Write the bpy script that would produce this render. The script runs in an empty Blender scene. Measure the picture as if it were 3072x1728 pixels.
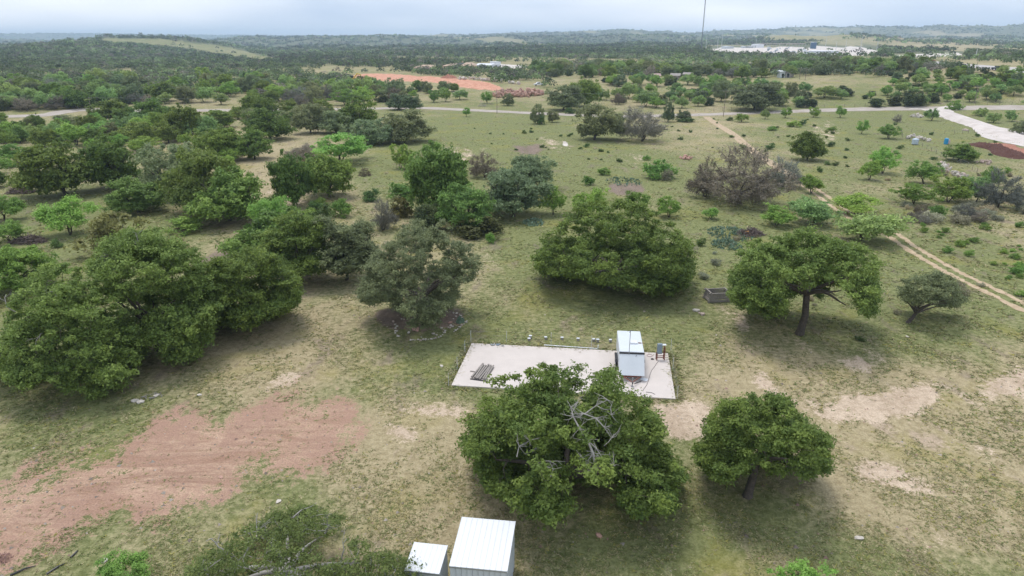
import bpy, math, random, time
import numpy as np
from mathutils import Vector, Matrix

T0 = time.time()
sc = bpy.context.scene
COL = sc.collection
R = math.radians
# ------------------------------------------------------------------ camera
CAM_H, PITCH, FPX = 28.0, R(20.04), 2048.0
cam_d = bpy.data.cameras.new('camera'); cam = bpy.data.objects.new('camera', cam_d); COL.objects.link(cam)
cam.location = (0, 0, CAM_H); cam.rotation_euler = (math.pi/2 - PITCH, 0, 0)
cam_d.sensor_width = 36; cam_d.lens = 24; cam_d.clip_start = 0.5; cam_d.clip_end = 60000
sc.camera = cam
# ------------------------------------------------------------------ render / exposure
sc.view_settings.view_transform = 'Standard'; sc.view_settings.look = 'None'
sc.view_settings.exposure = 0.62; sc.view_settings.gamma = 1.0; sc.view_settings.use_curve_mapping = False
cy = sc.cycles
cy.max_bounces = 5; cy.diffuse_bounces = 3; cy.glossy_bounces = 2; cy.transmission_bounces = 3
cy.transparent_max_bounces = 4; cy.volume_bounces = 1; cy.use_denoising = True
cy.caustics_reflective = False; cy.caustics_refractive = False
# ------------------------------------------------------------------ sky and sun (hazy overcast, sun high behind the scene, a little left)
SUN_EL, SUN_AZ = R(71), R(-32)          # azimuth measured from +Y towards +X
w = bpy.data.worlds.new('World'); sc.world = w; w.use_nodes = True
nt = w.node_tree; nt.nodes.clear()
wo = nt.nodes.new('ShaderNodeOutputWorld'); bg = nt.nodes.new('ShaderNodeBackground'); bg.inputs['Strength'].default_value = 0.1
sky = nt.nodes.new('ShaderNodeTexSky'); sky.sky_type = 'NISHITA'; sky.sun_disc = False
sky.sun_elevation = SUN_EL; sky.sun_rotation = SUN_AZ; sky.air_density = 1.0; sky.dust_density = 3.0; sky.altitude = 400
tc = nt.nodes.new('ShaderNodeTexCoord')
mp = nt.nodes.new('ShaderNodeMapping'); mp.inputs['Scale'].default_value = (1.6, 1.6, 7.0)
mp.inputs['Location'].default_value = (0.35, 0.1, 0.2)
nz = nt.nodes.new('ShaderNodeTexNoise'); nz.inputs['Scale'].default_value = 1.5; nz.inputs['Detail'].default_value = 4; nz.inputs['Roughness'].default_value = .45
rp = nt.nodes.new('ShaderNodeValToRGB')
e = rp.color_ramp.elements
e[0].position = .30; e[0].color = (4.1, 5.05, 6.6, 1); e[1].position = .64; e[1].color = (7.9, 8.2, 8.8, 1)
mx = nt.nodes.new('ShaderNodeMix'); mx.data_type = 'RGBA'; mx.inputs['Factor'].default_value = .88
L = nt.links.new
L(tc.outputs['Generated'], mp.inputs['Vector']); L(mp.outputs[0], nz.inputs['Vector']); L(nz.outputs['Fac'], rp.inputs['Fac'])
L(sky.outputs[0], mx.inputs[6]); L(rp.outputs[0], mx.inputs[7]); L(mx.outputs[2], bg.inputs['Color']); L(bg.outputs[0], wo.inputs['Surface'])
sd = bpy.data.lights.new('sun', 'SUN'); sun = bpy.data.objects.new('sun', sd); COL.objects.link(sun)
sd.energy = 1.35; sd.angle = R(20); sd.color = (1.0, .955, .89)
sdir = Vector((math.sin(SUN_AZ)*math.cos(SUN_EL), math.cos(SUN_AZ)*math.cos(SUN_EL), math.sin(SUN_EL)))
sun.rotation_euler = sdir.to_track_quat('Z', 'Y').to_euler(); sun.location = (-60, 120, 200)
HAZE_DENSITY = 1.35e-4

# ------------------------------------------------------------------ mapping photo points to places on the ground
SP, CP = math.sin(PITCH), math.cos(PITCH)
def ray(px, py):
    cx, c = (px-1536)/FPX, (864-py)/FPX
    return cx, c*SP + CP, c*CP - SP            # world direction x, y, z
RINGS = [   # distance, [(column, photo row of the ground there)]  /  None: level ground
 (300, None),
 (450, [(0,256),(800,254),(1200,242),(1500,237),(2000,229),(2350,223),(2700,213),(2990,205),(3300,202)]),
 (700, [(0,208),(800,207),(1200,197),(1400,192),(1800,186),(2350,178),(2700,173),(3072,171)]),
 (1000,[(0,181),(800,182),(1000,178),(1400,172),(1800,165),(2300,154),(2500,153),(2700,157),(3072,159)]),
 (1500,[(0,151),(100,141),(200,131),(300,130),(400,142),(500,151),(600,160),(700,167),(800,167),(1000,158),(1536,149),(2300,141),(3072,144)]),
 (2300,[(0,148),(150,136),(300,119),(400,117),(480,115),(560,118),(640,129),(700,139),(800,148),(1000,147),(1536,139),(2100,136),(2150,133),(2250,122),(2350,109),(2450,104),(2560,109),(2650,119),(2800,125),(3072,129)]),
 (2800,-28.0),
 (3600,[(0,132),(300,132),(640,127),(700,117),(740,113),(800,116),(850,118),(950,110),(1024,109),(1150,112),(1300,114),(1536,112),(1700,109),(1871,109),(2048,108),(2250,107),(2400,112),(3072,115)]),
 (4400,-30.0),
 (5600,[(0,122),(600,122),(700,114),(1024,110),(1150,111),(1300,107),(1500,103),(1600,99),(1700,96.5),(1800,95),(1845,90),(1871,88.5),(1900,90.5),(1950,95.5),(2048,100),(2130,96),(2250,92),(2350,87),(2420,83),(2600,81),(2800,80),(3072,77.5)]),
 (7200,-45.0),
 (9800,[(0,102),(150,100.5),(300,101.5),(500,104),(620,106),(700,106),(1000,108),(1200,108),(1500,107),(3072,105)]),
 (14000,-70.0)]
def slope_at(az, row):
    c = (864-row)/FPX
    fy = c*SP + CP
    return (c*CP - SP) / (fy*np.sqrt(1+np.tan(az)**2))
def H(x, y):
    x = np.asarray(x, float); y = np.asarray(y, float)
    d = np.hypot(x, y); az = np.clip(np.arctan2(x, np.maximum(y, 1e-3)), -R(62), R(62))
    col = 1536 + FPX*np.tan(az)/CP
    zs = []
    for dist, spec in RINGS:
        if spec is None: z = np.zeros_like(d)
        elif isinstance(spec, float): z = zs[-1] + spec
        else:
            cc = [a for a, b in spec]; rr = [b for a, b in spec]
            z = CAM_H + dist*slope_at(az, np.interp(col, cc, rr))
        zs.append(z)
    ds = [r[0] for r in RINGS]
    out = np.zeros_like(d)
    ld = np.log(np.maximum(d, 1.0))
    for k in range(len(ds)-1):
        a, b = math.log(ds[k]), math.log(ds[k+1])
        t = np.clip((ld-a)/(b-a), 0, 1); t = t*t*(3-2*t)
        out = np.where((ld >= a), zs[k]*(1-t) + zs[k+1]*t, out)
    behind = np.clip((-y + 50)/300, 0, 1)
    n = np.sin(x*.011+1.3)*np.sin(y*.0093+.7) + .6*np.sin(x*.023-y*.017) + .35*np.sin(x*.05+y*.043+2)
    out = out + n*np.clip((d-900)/1400, 0, 1)*6.5*np.clip((9000-d)/3000, .3, 1)
    return out*(1-behind)
def P(px, py, z=None):
    dx, dy, dz = ray(px, py)
    if z is not None:
        t = (z-CAM_H)/dz; return Vector((dx*t, dy*t, z))
    # walk along the ray to the ground
    t = max(5.0, (CAM_H+5)/max(-dz, 1e-3)) if dz < -0.09 else 60.0
    if dz < -0.1:
        t = -CAM_H/dz; return Vector((dx*t, dy*t, 0.0))
    ts = np.exp(np.linspace(math.log(180), math.log(12000), 900))
    zz = CAM_H + dz*ts; hh = H(dx*ts, dy*ts)
    bel = np.nonzero(zz < hh)[0]
    k = bel[0] if len(bel) else 700
    t = ts[k]
    return Vector((dx*t, dy*t, float(H(dx*t, dy*t))))
def depth(p): return p.y*CP + (CAM_H-p.z)*SP
def project(x, y, z):
    dz = z-CAM_H
    dep = y*CP - dz*SP
    return 1536 + FPX*x/dep, 864 - FPX*(y*SP + dz*CP)/dep, dep
def px_size(p, n): return n*depth(p)/FPX

# ------------------------------------------------------------------ small helpers
def setp(o, label=None, cat=None, group=None, kind=None):
    if label: o['label'] = label
    if cat: o['category'] = cat
    if group: o['group'] = group
    if kind: o['kind'] = kind
    return o
def empty(name, loc, label=None, cat=None, group=None, rz=0):
    o = bpy.data.objects.new(name, None); COL.objects.link(o); o.location = loc; o.rotation_euler = (0, 0, rz)
    o.empty_display_size = .3
    return setp(o, label, cat, group)
def link(name, me, parent=None, loc=None, rot=None, scale=None):
    o = bpy.data.objects.new(name, me); COL.objects.link(o)
    if parent: o.parent = parent
    if loc is not None: o.location = loc
    if rot is not None: o.rotation_euler = rot
    if scale is not None: o.scale = scale
    return o
def mesh_np(name, v, f, mats, fm=None, col=None, smooth=False):
    """v (n,3); f list of arrays of equal-length faces (k,3) or (k,4)"""
    me = bpy.data.meshes.new(name)
    if not isinstance(f, list): f = [f]
    f = [np.asarray(a, np.int32) for a in f if len(a)]
    v = np.asarray(v, np.float32)
    nl = sum(a.size for a in f); nf = sum(len(a) for a in f)
    me.vertices.add(len(v)); me.vertices.foreach_set('co', v.ravel())
    me.loops.add(nl); me.loops.foreach_set('vertex_index', np.concatenate([a.ravel() for a in f]))
    me.polygons.add(nf)
    tot = np.concatenate([np.full(len(a), a.shape[1], np.int32) for a in f])
    st = np.concatenate([[0], np.cumsum(tot)[:-1]]).astype(np.int32)
    me.polygons.foreach_set('loop_start', st)
    for m in (mats if isinstance(mats, (list, tuple)) else [mats]): me.materials.append(m)
    if fm is not None: me.polygons.foreach_set('material_index', np.asarray(fm, np.int32))
    if smooth: me.polygons.foreach_set('use_smooth', np.ones(nf, bool))
    me.update(calc_edges=True)
    if col is not None:
        a = me.color_attributes.new('tint', 'FLOAT_COLOR', 'POINT')
        c = np.ones((len(v), 4), np.float32); c[:, :3] = col
        a.data.foreach_set('color', c.ravel())
    return me
class MB:
    def __init__(s): s.v = []; s.f = []
    def add(s, vs, fs):
        b = len(s.v); s.v += [tuple(q) for q in vs]; s.f += [tuple(i+b for i in q) for q in fs]; return s
    def box(s, c, d, rz=0, M=None):
        hx, hy, hz = d[0]/2, d[1]/2, d[2]/2
        vs = [Vector((x*hx, y*hy, z*hz)) for z in (-1, 1) for x, y in ((-1,-1),(1,-1),(1,1),(-1,1))]
        m = Matrix.Translation(c) @ Matrix.Rotation(rz, 4, 'Z')
        if M is not None: m = Matrix.Translation(c) @ M
        return s.add([m @ q for q in vs], [(3,2,1,0),(4,5,6,7),(0,1,5,4),(1,2,6,5),(2,3,7,6),(3,0,4,7)])
    def tube(s, pts, rad, n=8, cap=True):
        pts = [Vector(p) for p in pts]
        if not hasattr(rad, '__len__'): rad = [rad]*len(pts)
        b = len(s.v)
        for i, p in enumerate(pts):
            t = (pts[min(i+1, len(pts)-1)] - pts[max(i-1, 0)]).normalized()
            a = t.orthogonal().normalized() if i == 0 else (a - t*a.dot(t)).normalized()
            c = t.cross(a)
            for k in range(n):
                q = p + (a*math.cos(2*math.pi*k/n) + c*math.sin(2*math.pi*k/n))*rad[i]; s.v.append(tuple(q))
        for i in range(len(pts)-1):
            for k in range(n):
                s.f.append((b+i*n+k, b+i*n+(k+1)%n, b+(i+1)*n+(k+1)%n, b+(i+1)*n+k))
        if cap:
            s.f.append(tuple(b+k for k in reversed(range(n)))); e0 = b+(len(pts)-1)*n; s.f.append(tuple(e0+k for k in range(n)))
        return s
    def prism(s, outline, axis_vec):
        """outline: closed list of 3-D points, extruded by axis_vec"""
        o = [Vector(q) for q in outline]; a = Vector(axis_vec); n = len(o)
        b = len(s.v); s.v += [tuple(q) for q in o] + [tuple(q+a) for q in o]
        s.f.append(tuple(b+i for i in reversed(range(n)))); s.f.append(tuple(b+n+i for i in range(n)))
        for i in range(n): s.f.append((b+i, b+(i+1)%n, b+n+(i+1)%n, b+n+i))
        return s
    def mesh(s, name, mat, bevel=0, smooth=False):
        me = bpy.data.meshes.new(name); me.from_pydata(s.v, [], s.f)
        for m in (mat if isinstance(mat, (list, tuple)) else [mat]): me.materials.append(m)
        import bmesh
        bm = bmesh.new(); bm.from_mesh(me); bmesh.ops.recalc_face_normals(bm, faces=bm.faces)
        if bevel: bmesh.ops.bevel(bm, geom=list(bm.edges), offset=bevel, segments=2, affect='EDGES', profile=.5)
        bm.to_mesh(me); bm.free()
        if smooth: me.polygons.foreach_set('use_smooth', [True]*len(me.polygons))
        return me
    def build(s, name, mat, parent=None, bevel=0, smooth=False, **k): return link(name, s.mesh(name, mat, bevel, smooth), parent, **k)

# ------------------------------------------------------------------ materials
def new_mat(name):
    m = bpy.data.materials.new(name); m.use_nodes = True
    return m, m.node_tree, m.node_tree.nodes['Principled BSDF']
def simple(name, c, rough=.7, metal=0, var=.12, scale=6, bump=0.0, spec=.35):
    m, nt, b = new_mat(name); N = nt.nodes; L = nt.links.new
    t = N.new('ShaderNodeTexCoord'); n = N.new('ShaderNodeTexNoise'); n.inputs['Scale'].default_value = scale; n.inputs['Detail'].default_value = 5
    n.inputs['Roughness'].default_value = .65
    L(t.outputs['Object'], n.inputs['Vector'])
    r = N.new('ShaderNodeValToRGB'); r.color_ramp.elements[0].position = .3; r.color_ramp.elements[1].position = .7
    r.color_ramp.elements[0].color = tuple(max(0, q*(1-var)) for q in c)+(1,); r.color_ramp.elements[1].color = tuple(min(1, q*(1+var)) for q in c)+(1,)
    L(n.outputs['Fac'], r.inputs['Fac']); L(r.outputs[0], b.inputs['Base Color'])
    b.inputs['Roughness'].default_value = rough; b.inputs['Metallic'].default_value = metal; b.inputs['Specular IOR Level'].default_value = spec
    if bump:
        bp = N.new('ShaderNodeBump'); bp.inputs['Strength'].default_value = bump; bp.inputs['Distance'].default_value = .05
        L(n.outputs['Fac'], bp.inputs['Height']); L(bp.outputs[0], b.inputs['Normal'])
    return m
def leaf_mat(name, trans=.25):
    m, nt, b = new_mat(name); N = nt.nodes; L = nt.links.new
    a = N.new('ShaderNodeAttribute'); a.attribute_name = 'tint'
    oi = N.new('ShaderNodeObjectInfo')
    mu = N.new('ShaderNodeMix'); mu.data_type = 'RGBA'; mu.blend_type = 'MULTIPLY'; mu.inputs['Factor'].default_value = 1
    L(a.outputs['Color'], mu.inputs[6]); L(oi.outputs['Color'], mu.inputs[7])
    L(mu.outputs[2], b.inputs['Base Color']); b.inputs['Roughness'].default_value = .6; b.inputs['Specular IOR Level'].default_value = .25
    tr = N.new('ShaderNodeBsdfTranslucent'); L(mu.outputs[2], tr.inputs['Color'])
    ms = N.new('ShaderNodeMixShader'); ms.inputs['Fac'].default_value = trans
    L(b.outputs[0], ms.inputs[1]); L(tr.outputs[0], ms.inputs[2]); L(ms.outputs[0], N['Material Output'].inputs['Surface'])
    return m
LEAF = leaf_mat('leaves', .36)
TUFT = leaf_mat('grass blades', .3)
BARK = simple('bark', (.085, .07, .058), .9, var=.45, scale=5, bump=.6)
BARKG = simple('grey dead wood', (.33, .31, .285), .85, var=.3, scale=6, bump=.4)
CONC = simple('pale concrete', (.60, .54, .50), .85, var=.05, scale=.6)
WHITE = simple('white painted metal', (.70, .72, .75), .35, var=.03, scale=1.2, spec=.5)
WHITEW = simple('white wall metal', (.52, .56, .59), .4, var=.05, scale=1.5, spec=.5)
TRAIL = simple('trailer white aluminium', (.63, .67, .71), .35, var=.04, scale=1.0, spec=.5)
BLACK = simple('black rubber', (.02, .02, .022), .6)
DARKM = simple('dark metal', (.05, .05, .055), .45, metal=.4)
RUST = simple('rusty red steel', (.20, .07, .045), .8, var=.35, scale=12, bump=.2)
GREYM = simple('grey galvanised steel', (.36, .38, .40), .45, metal=.5)
GREYW = simple('weathered grey wood', (.30, .27, .245), .9, var=.3, scale=9, bump=.4)
POLE = simple('utility pole wood', (.24, .20, .16), .9, var=.25, scale=3, bump=.3)
STONE = simple('pale limestone', (.55, .50, .44), .9, var=.25, scale=4, bump=.5)
REDST = simple('red granite', (.47, .29, .23), .9, var=.3, scale=3, bump=.5)
MULCH = simple('dark red brown soil', (.10, .045, .035), .95, var=.5, scale=8, bump=.8)
PANELB = simple('blue grey cabinet', (.22, .28, .33), .45)
GLASS = simple('dark car glass', (.02, .025, .03), .08, var=.05, spec=.8)
CARP = simple('dark blue car paint', (.015, .02, .035), .2, var=.05, spec=.7)
YELL = simple('yellow machine paint', (.62, .42, .06), .5)
BLUEP = simple('blue plastic', (.03, .28, .55), .45)
TAN = simple('tan house wall', (.50, .38, .27), .8)
ROOFR = simple('tan roof sheathing', (.46, .34, .25), .8, var=.2)
ROOFD = simple('dark roofing felt', (.06, .06, .065), .8)
BRUSH = simple('brush pile sticks', (.15, .115, .10), .95, var=.4, scale=5)
CACT = simple('prickly pear pads', (.13, .20, .13), .6, var=.3, scale=3)

# ---- ground material: masks as attributes, noise breaks the edges up
gm, nt, b = new_mat('ranch ground'); N = nt.nodes; L = nt.links.new
geo = N.new('ShaderNodeNewGeometry')
def noise(scale, detail=6, rough=.6, dist=0.0, vec=None):
    n = N.new('ShaderNodeTexNoise'); n.inputs['Scale'].default_value = scale; n.inputs['Detail'].default_value = detail
    n.inputs['Roughness'].default_value = rough; n.inputs['Distortion'].default_value = dist
    L(vec or geo.outputs['Position'], n.inputs['Vector']); return n.outputs['Fac']
def math_(op, a, b_=None, c_=None):
    n = N.new('ShaderNodeMath'); n.operation = op
    for i, q in enumerate((a, b_, c_)):
        if q is None: continue
        if isinstance(q, (int, float)): n.inputs[i].default_value = q
        else: L(q, n.inputs[i])
    return n.outputs[0]
def sstep(v, lo, hi):
    n = N.new('ShaderNodeMapRange'); n.interpolation_type = 'SMOOTHSTEP'; n.inputs[1].default_value = lo; n.inputs[2].default_value = hi
    L(v, n.inputs[0]); return n.outputs[0]
def mixc(f, a, b_):
    n = N.new('ShaderNodeMix'); n.data_type = 'RGBA'
    if isinstance(f, (int, float)): n.inputs[0].default_value = f
    else: L(f, n.inputs[0])
    for i, q in ((6, a), (7, b_)):
        if isinstance(q, tuple): n.inputs[i].default_value = q+(1,)
        else: L(q, n.inputs[i])
    return n.outputs[2]
def attr(name):
    n = N.new('ShaderNodeAttribute'); n.attribute_name = name; return n.outputs['Fac']
sv = N.new('ShaderNodeMapping'); sv.inputs['Rotation'].default_value = (0, 0, R(20)); sv.inputs['Scale'].default_value = (1, .45, 1)
L(geo.outputs['Position'], sv.inputs['Vector'])
n1, n2, n3, n4, n5 = noise(.045, 7, .62, .4), noise(.33, 7, .65, .3, sv.outputs[0]), noise(1.9, 6, .7), noise(8.0, 4, .75), noise(.11, 5, .6, .6)
gA = mixc(sstep(n3, .35, .65), (.110, .124, .047), (.205, .216, .097))
dry = mixc(sstep(n3, .3, .7), (.240, .196, .115), (.375, .318, .200))
gfac = math_('ADD', math_('ADD', math_('ADD', math_('MULTIPLY', n1, .8), math_('MULTIPLY', n2, .6)), math_('MULTIPLY', n3, .6)), math_('MULTIPLY', math_('SUBTRACT', attr('m_dry'), attr('m_green')), .42))
basec = mixc(sstep(gfac, .78, 1.18), gA, dry)
olive = mixc(sstep(n5, .52, .70), basec, (.225, .205, .050))
basec = mixc(.45, basec, olive)
grey = mixc(math_('MULTIPLY', sstep(n2, .54, .68), .6), basec, (.155, .125, .10))
bare_f = sstep(math_('ADD', math_('ADD', n2, math_('MULTIPLY', n3, .35)), math_('MULTIPLY', attr('m_dry'), .14)), .85, 1.0)
c0 = mixc(math_('MULTIPLY', bare_f, .75), grey, (.42, .33, .245))
def masked(cprev, name, cA, cB, k=1.9, lo=.34, hi=.46):
    mm = math_('ADD', attr(name), math_('MULTIPLY', math_('SUBTRACT', math_('ADD', math_('ADD', math_('MULTIPLY', n2, .8), math_('MULTIPLY', n3, .55)), math_('MULTIPLY', n4, .45)), .9), k))
    f = sstep(mm, lo, hi)
    f = math_('MULTIPLY', f, sstep(attr(name), .02, .2))
    inner = mixc(sstep(math_('ADD', math_('MULTIPLY', n2, .5), math_('MULTIPLY', n3, .5)), .38, .62), cA, cB)
    return mixc(f, cprev, inner)
c0 = mixc(math_('MULTIPLY', attr('m_wood'), .8), c0, (.075, .092, .052))
c1 = masked(c0, 'm_sand', (.34, .262, .19), (.50, .405, .31), 2.3, .22, .52)
sv2 = N.new('ShaderNodeMapping'); sv2.inputs['Rotation'].default_value = (0, 0, R(-32)); sv2.inputs['Scale'].default_value = (.25, 1.1, 1)
L(geo.outputs['Position'], sv2.inputs['Vector']); n6 = noise(.55, 8, .75, 1.2, sv2.outputs[0])
redA = mixc(sstep(n6, .36, .64), (.275, .170, .118), (.46, .325, .235))
c2 = masked(c1, 'm_red', redA, (.32, .205, .155), 2.5, .40, .54)
c2 = mixc(math_('MULTIPLY', math_('MULTIPLY', sstep(noise(.9, 6, .75), .60, .66), .75), attr('m_red')), c2, (.15, .15, .07))
c3 = masked(c2, 'm_rock', (.38, .175, .115), (.52, .30, .215), .9)
c4 = masked(c3, 'm_white', (.36, .32, .29), (.60, .56, .52), .6)
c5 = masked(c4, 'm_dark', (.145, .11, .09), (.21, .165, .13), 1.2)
mul = N.new('ShaderNodeMix'); mul.data_type = 'RGBA'; mul.blend_type = 'MULTIPLY'; mul.inputs[0].default_value = 1
L(c5, mul.inputs[6])
rr = N.new('ShaderNodeValToRGB'); rr.color_ramp.elements[0].position = .25; rr.color_ramp.elements[1].position = .75
rr.color_ramp.elements[0].color = (.80, .80, .80, 1); rr.color_ramp.elements[1].color = (1.65, 1.63, 1.6, 1)
L(n4, rr.inputs['Fac']); L(rr.outputs[0], mul.inputs[7])
L(mul.outputs[2], b.inputs['Base Color']); b.inputs['Roughness'].default_value = .95; b.inputs['Specular IOR Level'].default_value = .1
bp = N.new('ShaderNodeBump'); bp.inputs['Strength'].default_value = .8; bp.inputs['Distance'].default_value = .18
L(math_('ADD', math_('MULTIPLY', math_('MULTIPLY', n6, attr('m_red')), 2.2), math_('ADD', math_('MULTIPLY', n3, .7), math_('MULTIPLY', n4, .4))), bp.inputs['Height']); L(bp.outputs[0], b.inputs['Normal'])
def road_mat(name, a, c, sc1=.5):
    m, nt2, b2 = new_mat(name); N2 = nt2.nodes; L2 = nt2.links.new
    g = N2.new('ShaderNodeNewGeometry')
    x1 = N2.new('ShaderNodeTexNoise'); x1.inputs['Scale'].default_value = sc1; x1.inputs['Detail'].default_value = 8; x1.inputs['Roughness'].default_value = .7
    L2(g.outputs['Position'], x1.inputs['Vector'])
    r = N2.new('ShaderNodeValToRGB'); r.color_ramp.elements[0].position = .35; r.color_ramp.elements[1].position = .65
    r.color_ramp.elements[0].color = a+(1,); r.color_ramp.elements[1].color = c+(1,)
    L2(x1.outputs['Fac'], r.inputs['Fac']); L2(r.outputs[0], b2.inputs['Base Color']); b2.inputs['Roughness'].default_value = .95
    bq = N2.new('ShaderNodeBump'); bq.inputs['Strength'].default_value = .4; bq.inputs['Distance'].default_value = .05
    L2(x1.outputs['Fac'], bq.inputs['Height']); L2(bq.outputs[0], b2.inputs['Normal'])
    return m
GRAVEL = road_mat('gravel', (.33, .28, .235), (.46, .41, .36), .2)
CALI = road_mat('white caliche', (.50, .44, .40), (.66, .60, .56), .15)
TRACK = road_mat('sandy rut', (.36, .26, .16), (.54, .42, .28), 1.2)
ASPH = road_mat('chip seal road', (.42, .39, .37), (.50, .47, .45), .05)

# ------------------------------------------------------------------ ground
D2 = 1.1925   # the outlines below were read off a 2576 px wide view
def poly(*pts): return [(a*D2, c*D2) for a, c in pts]
def ell(cx, cyy, rx, ry, rot=0, n=14):
    return [((cx+rx*math.cos(t)*math.cos(rot)-ry*math.sin(t)*math.sin(rot))*D2, (cyy+rx*math.cos(t)*math.sin(rot)+ry*math.sin(t)*math.cos(rot))*D2) for t in [2*math.pi*k/n for k in range(n)]]
MASKS = {
 'm_red': [poly((-120,1330),(0,1240),(130,1180),(290,1125),(480,1060),(640,1025),(760,1003),(860,1000),(945,1010),(950,1055),(925,1105),(850,1128),(770,1175),(690,1195),(640,1200),(565,1262),(500,1285),(440,1290),(360,1312),(260,1298),(180,1320),(110,1350),(60,1410),(-100,1500)),
           ell(830,735,70,12,-.2), ell(1160,1030,60,7), ell(1530,1365,150,6), ell(1240,1385,90,12,1.2)],
 'm_sand': [poly((2040,1045),(2130,1003),(2230,985),(2300,972),(2365,988),(2345,1015),(2300,1035),(2200,1050),(2120,1058)),
            ell(2165,908,60,14), poly((1655,1020),(1780,1015),(1780,1100),(1690,1112),(1660,1070)), poly((2470,960),(2576,935),(2700,925),(2700,985),(2576,990),(2500,992)),
            ell(1100,1032,80,10), ell(1330,960,0,0), ell(2220,1190,60,16), ell(2180,1165,30,8), ell(1240,648,26,7), ell(2010,870,50,6,.35), ell(1860,815,70,6,.5), ell(860,1335,25,5),
            ell(2330,1235,70,8,.2), ell(2260,1215,50,6), ell(420,1100,60,6,-.3), ell(330,1140,60,5,-.4), ell(1000,1090,60,14,.1), ell(700,960,60,8,-.3), ell(1870,930,0,0),
            poly((1870,930),(1920,945),(1990,1000),(2060,1035),(2030,1045),(1960,1000),(1880,950)), ell(2400,1110,45,6,.2), ell(2490,1130,45,6,.2), ell(2430,1010,60,5,.15),
            ell(2330,1375,50,5,.1),ell(2370,1365,26,5,-.6),ell(2240,1375,20,5,.8), ell(1585,400,60,4), ell(1395,363,60,5,.05), ell(1170,385,60,4), ell(2090,343,60,4), ell(1985,312,40,2.5), ell(2060,318,60,2.5), ell(1500,318,70,2.5), ell(1180,408,50,3), ell(900,985,30,6),
            ell(520,470,60,10,-.2), ell(700,505,70,12,-.1), ell(740,430,60,10)],
 'm_rock': [ell(975,195,90,9,.03), ell(1150,206,90,8,.08), ell(1190,214,75,9,.12), ell(1060,199,60,7)],
 'm_white': [poly((1780,124),(1830,121),(2000,119),(2170,119),(2205,128),(2200,137),(2110,142),(1990,140),(1850,136)), poly((2245,139),(2410,132),(2420,139),(2290,146)),
             poly((1195,163),(1260,161),(1330,166),(1320,172),(1200,172)), ell(1420,360,20,2)],
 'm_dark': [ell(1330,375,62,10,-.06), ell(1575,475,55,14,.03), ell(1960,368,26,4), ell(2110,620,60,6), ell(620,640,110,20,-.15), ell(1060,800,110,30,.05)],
 'm_green': [ell(1250,440,420,75), ell(1450,620,200,120), ell(2050,640,480,120), ell(2250,330,420,60), ell(1250,330,330,45), ell(2350,760,240,120), ell(1350,830,420,50), ell(200,640,260,200), ell(1130,900,120,60,-.4), ell(1600,740,230,45), ell(2120,830,170,45,.15), ell(1420,385,130,28), ell(1740,430,140,30), ell(2300,300,150,25), ell(1250,940,40,60,.5), ell(1900,510,120,20),
             ell(2150,1400,160,40), ell(1600,1380,250,60), ell(780,1230,120,40,-.4), ell(200,1050,200,50,-.2), ell(1880,1290,160,30), ell(2080,430,60,25), poly((255,98),(400,97),(480,108),(560,120),(700,152),(640,152),(560,138),(470,122),(340,112),(255,104)),
             ell(2100,260,300,10), ell(1300,330,200,30), ell(0,830,60,80)],
 'm_dry': [ell(2350,1240,320,130), ell(1000,1150,260,100,-.1), ell(2250,1050,420,110), ell(1050,1180,130,60,.1), ell(1100,1290,150,70), ell(2450,1080,250,70,.1), ell(1900,960,200,40), ell(2400,1250,220,90), ell(700,900,90,130,1.0), ell(1450,800,220,25), ell(650,430,120,60,-.2),
           ell(1500,440,90,20), ell(2150,600,200,30), ell(1900,340,200,20), ell(2380,100,110,12), ell(2350,225,60,10), ell(150,500,120,30), ell(860,460,50,30), ell(2450,170,130,8)]}
def in_poly(px, py, pg):
    ins = np.zeros(px.shape, bool); n = len(pg)
    for i in range(n):
        x1, y1 = pg[i]; x2, y2 = pg[(i+1) % n]
        if y1 == y2: continue
        c = ((y1 > py) != (y2 > py)) & (px < (x2-x1)*(py-y1)/(y2-y1)+x1)
        ins ^= c
    return ins
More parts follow.
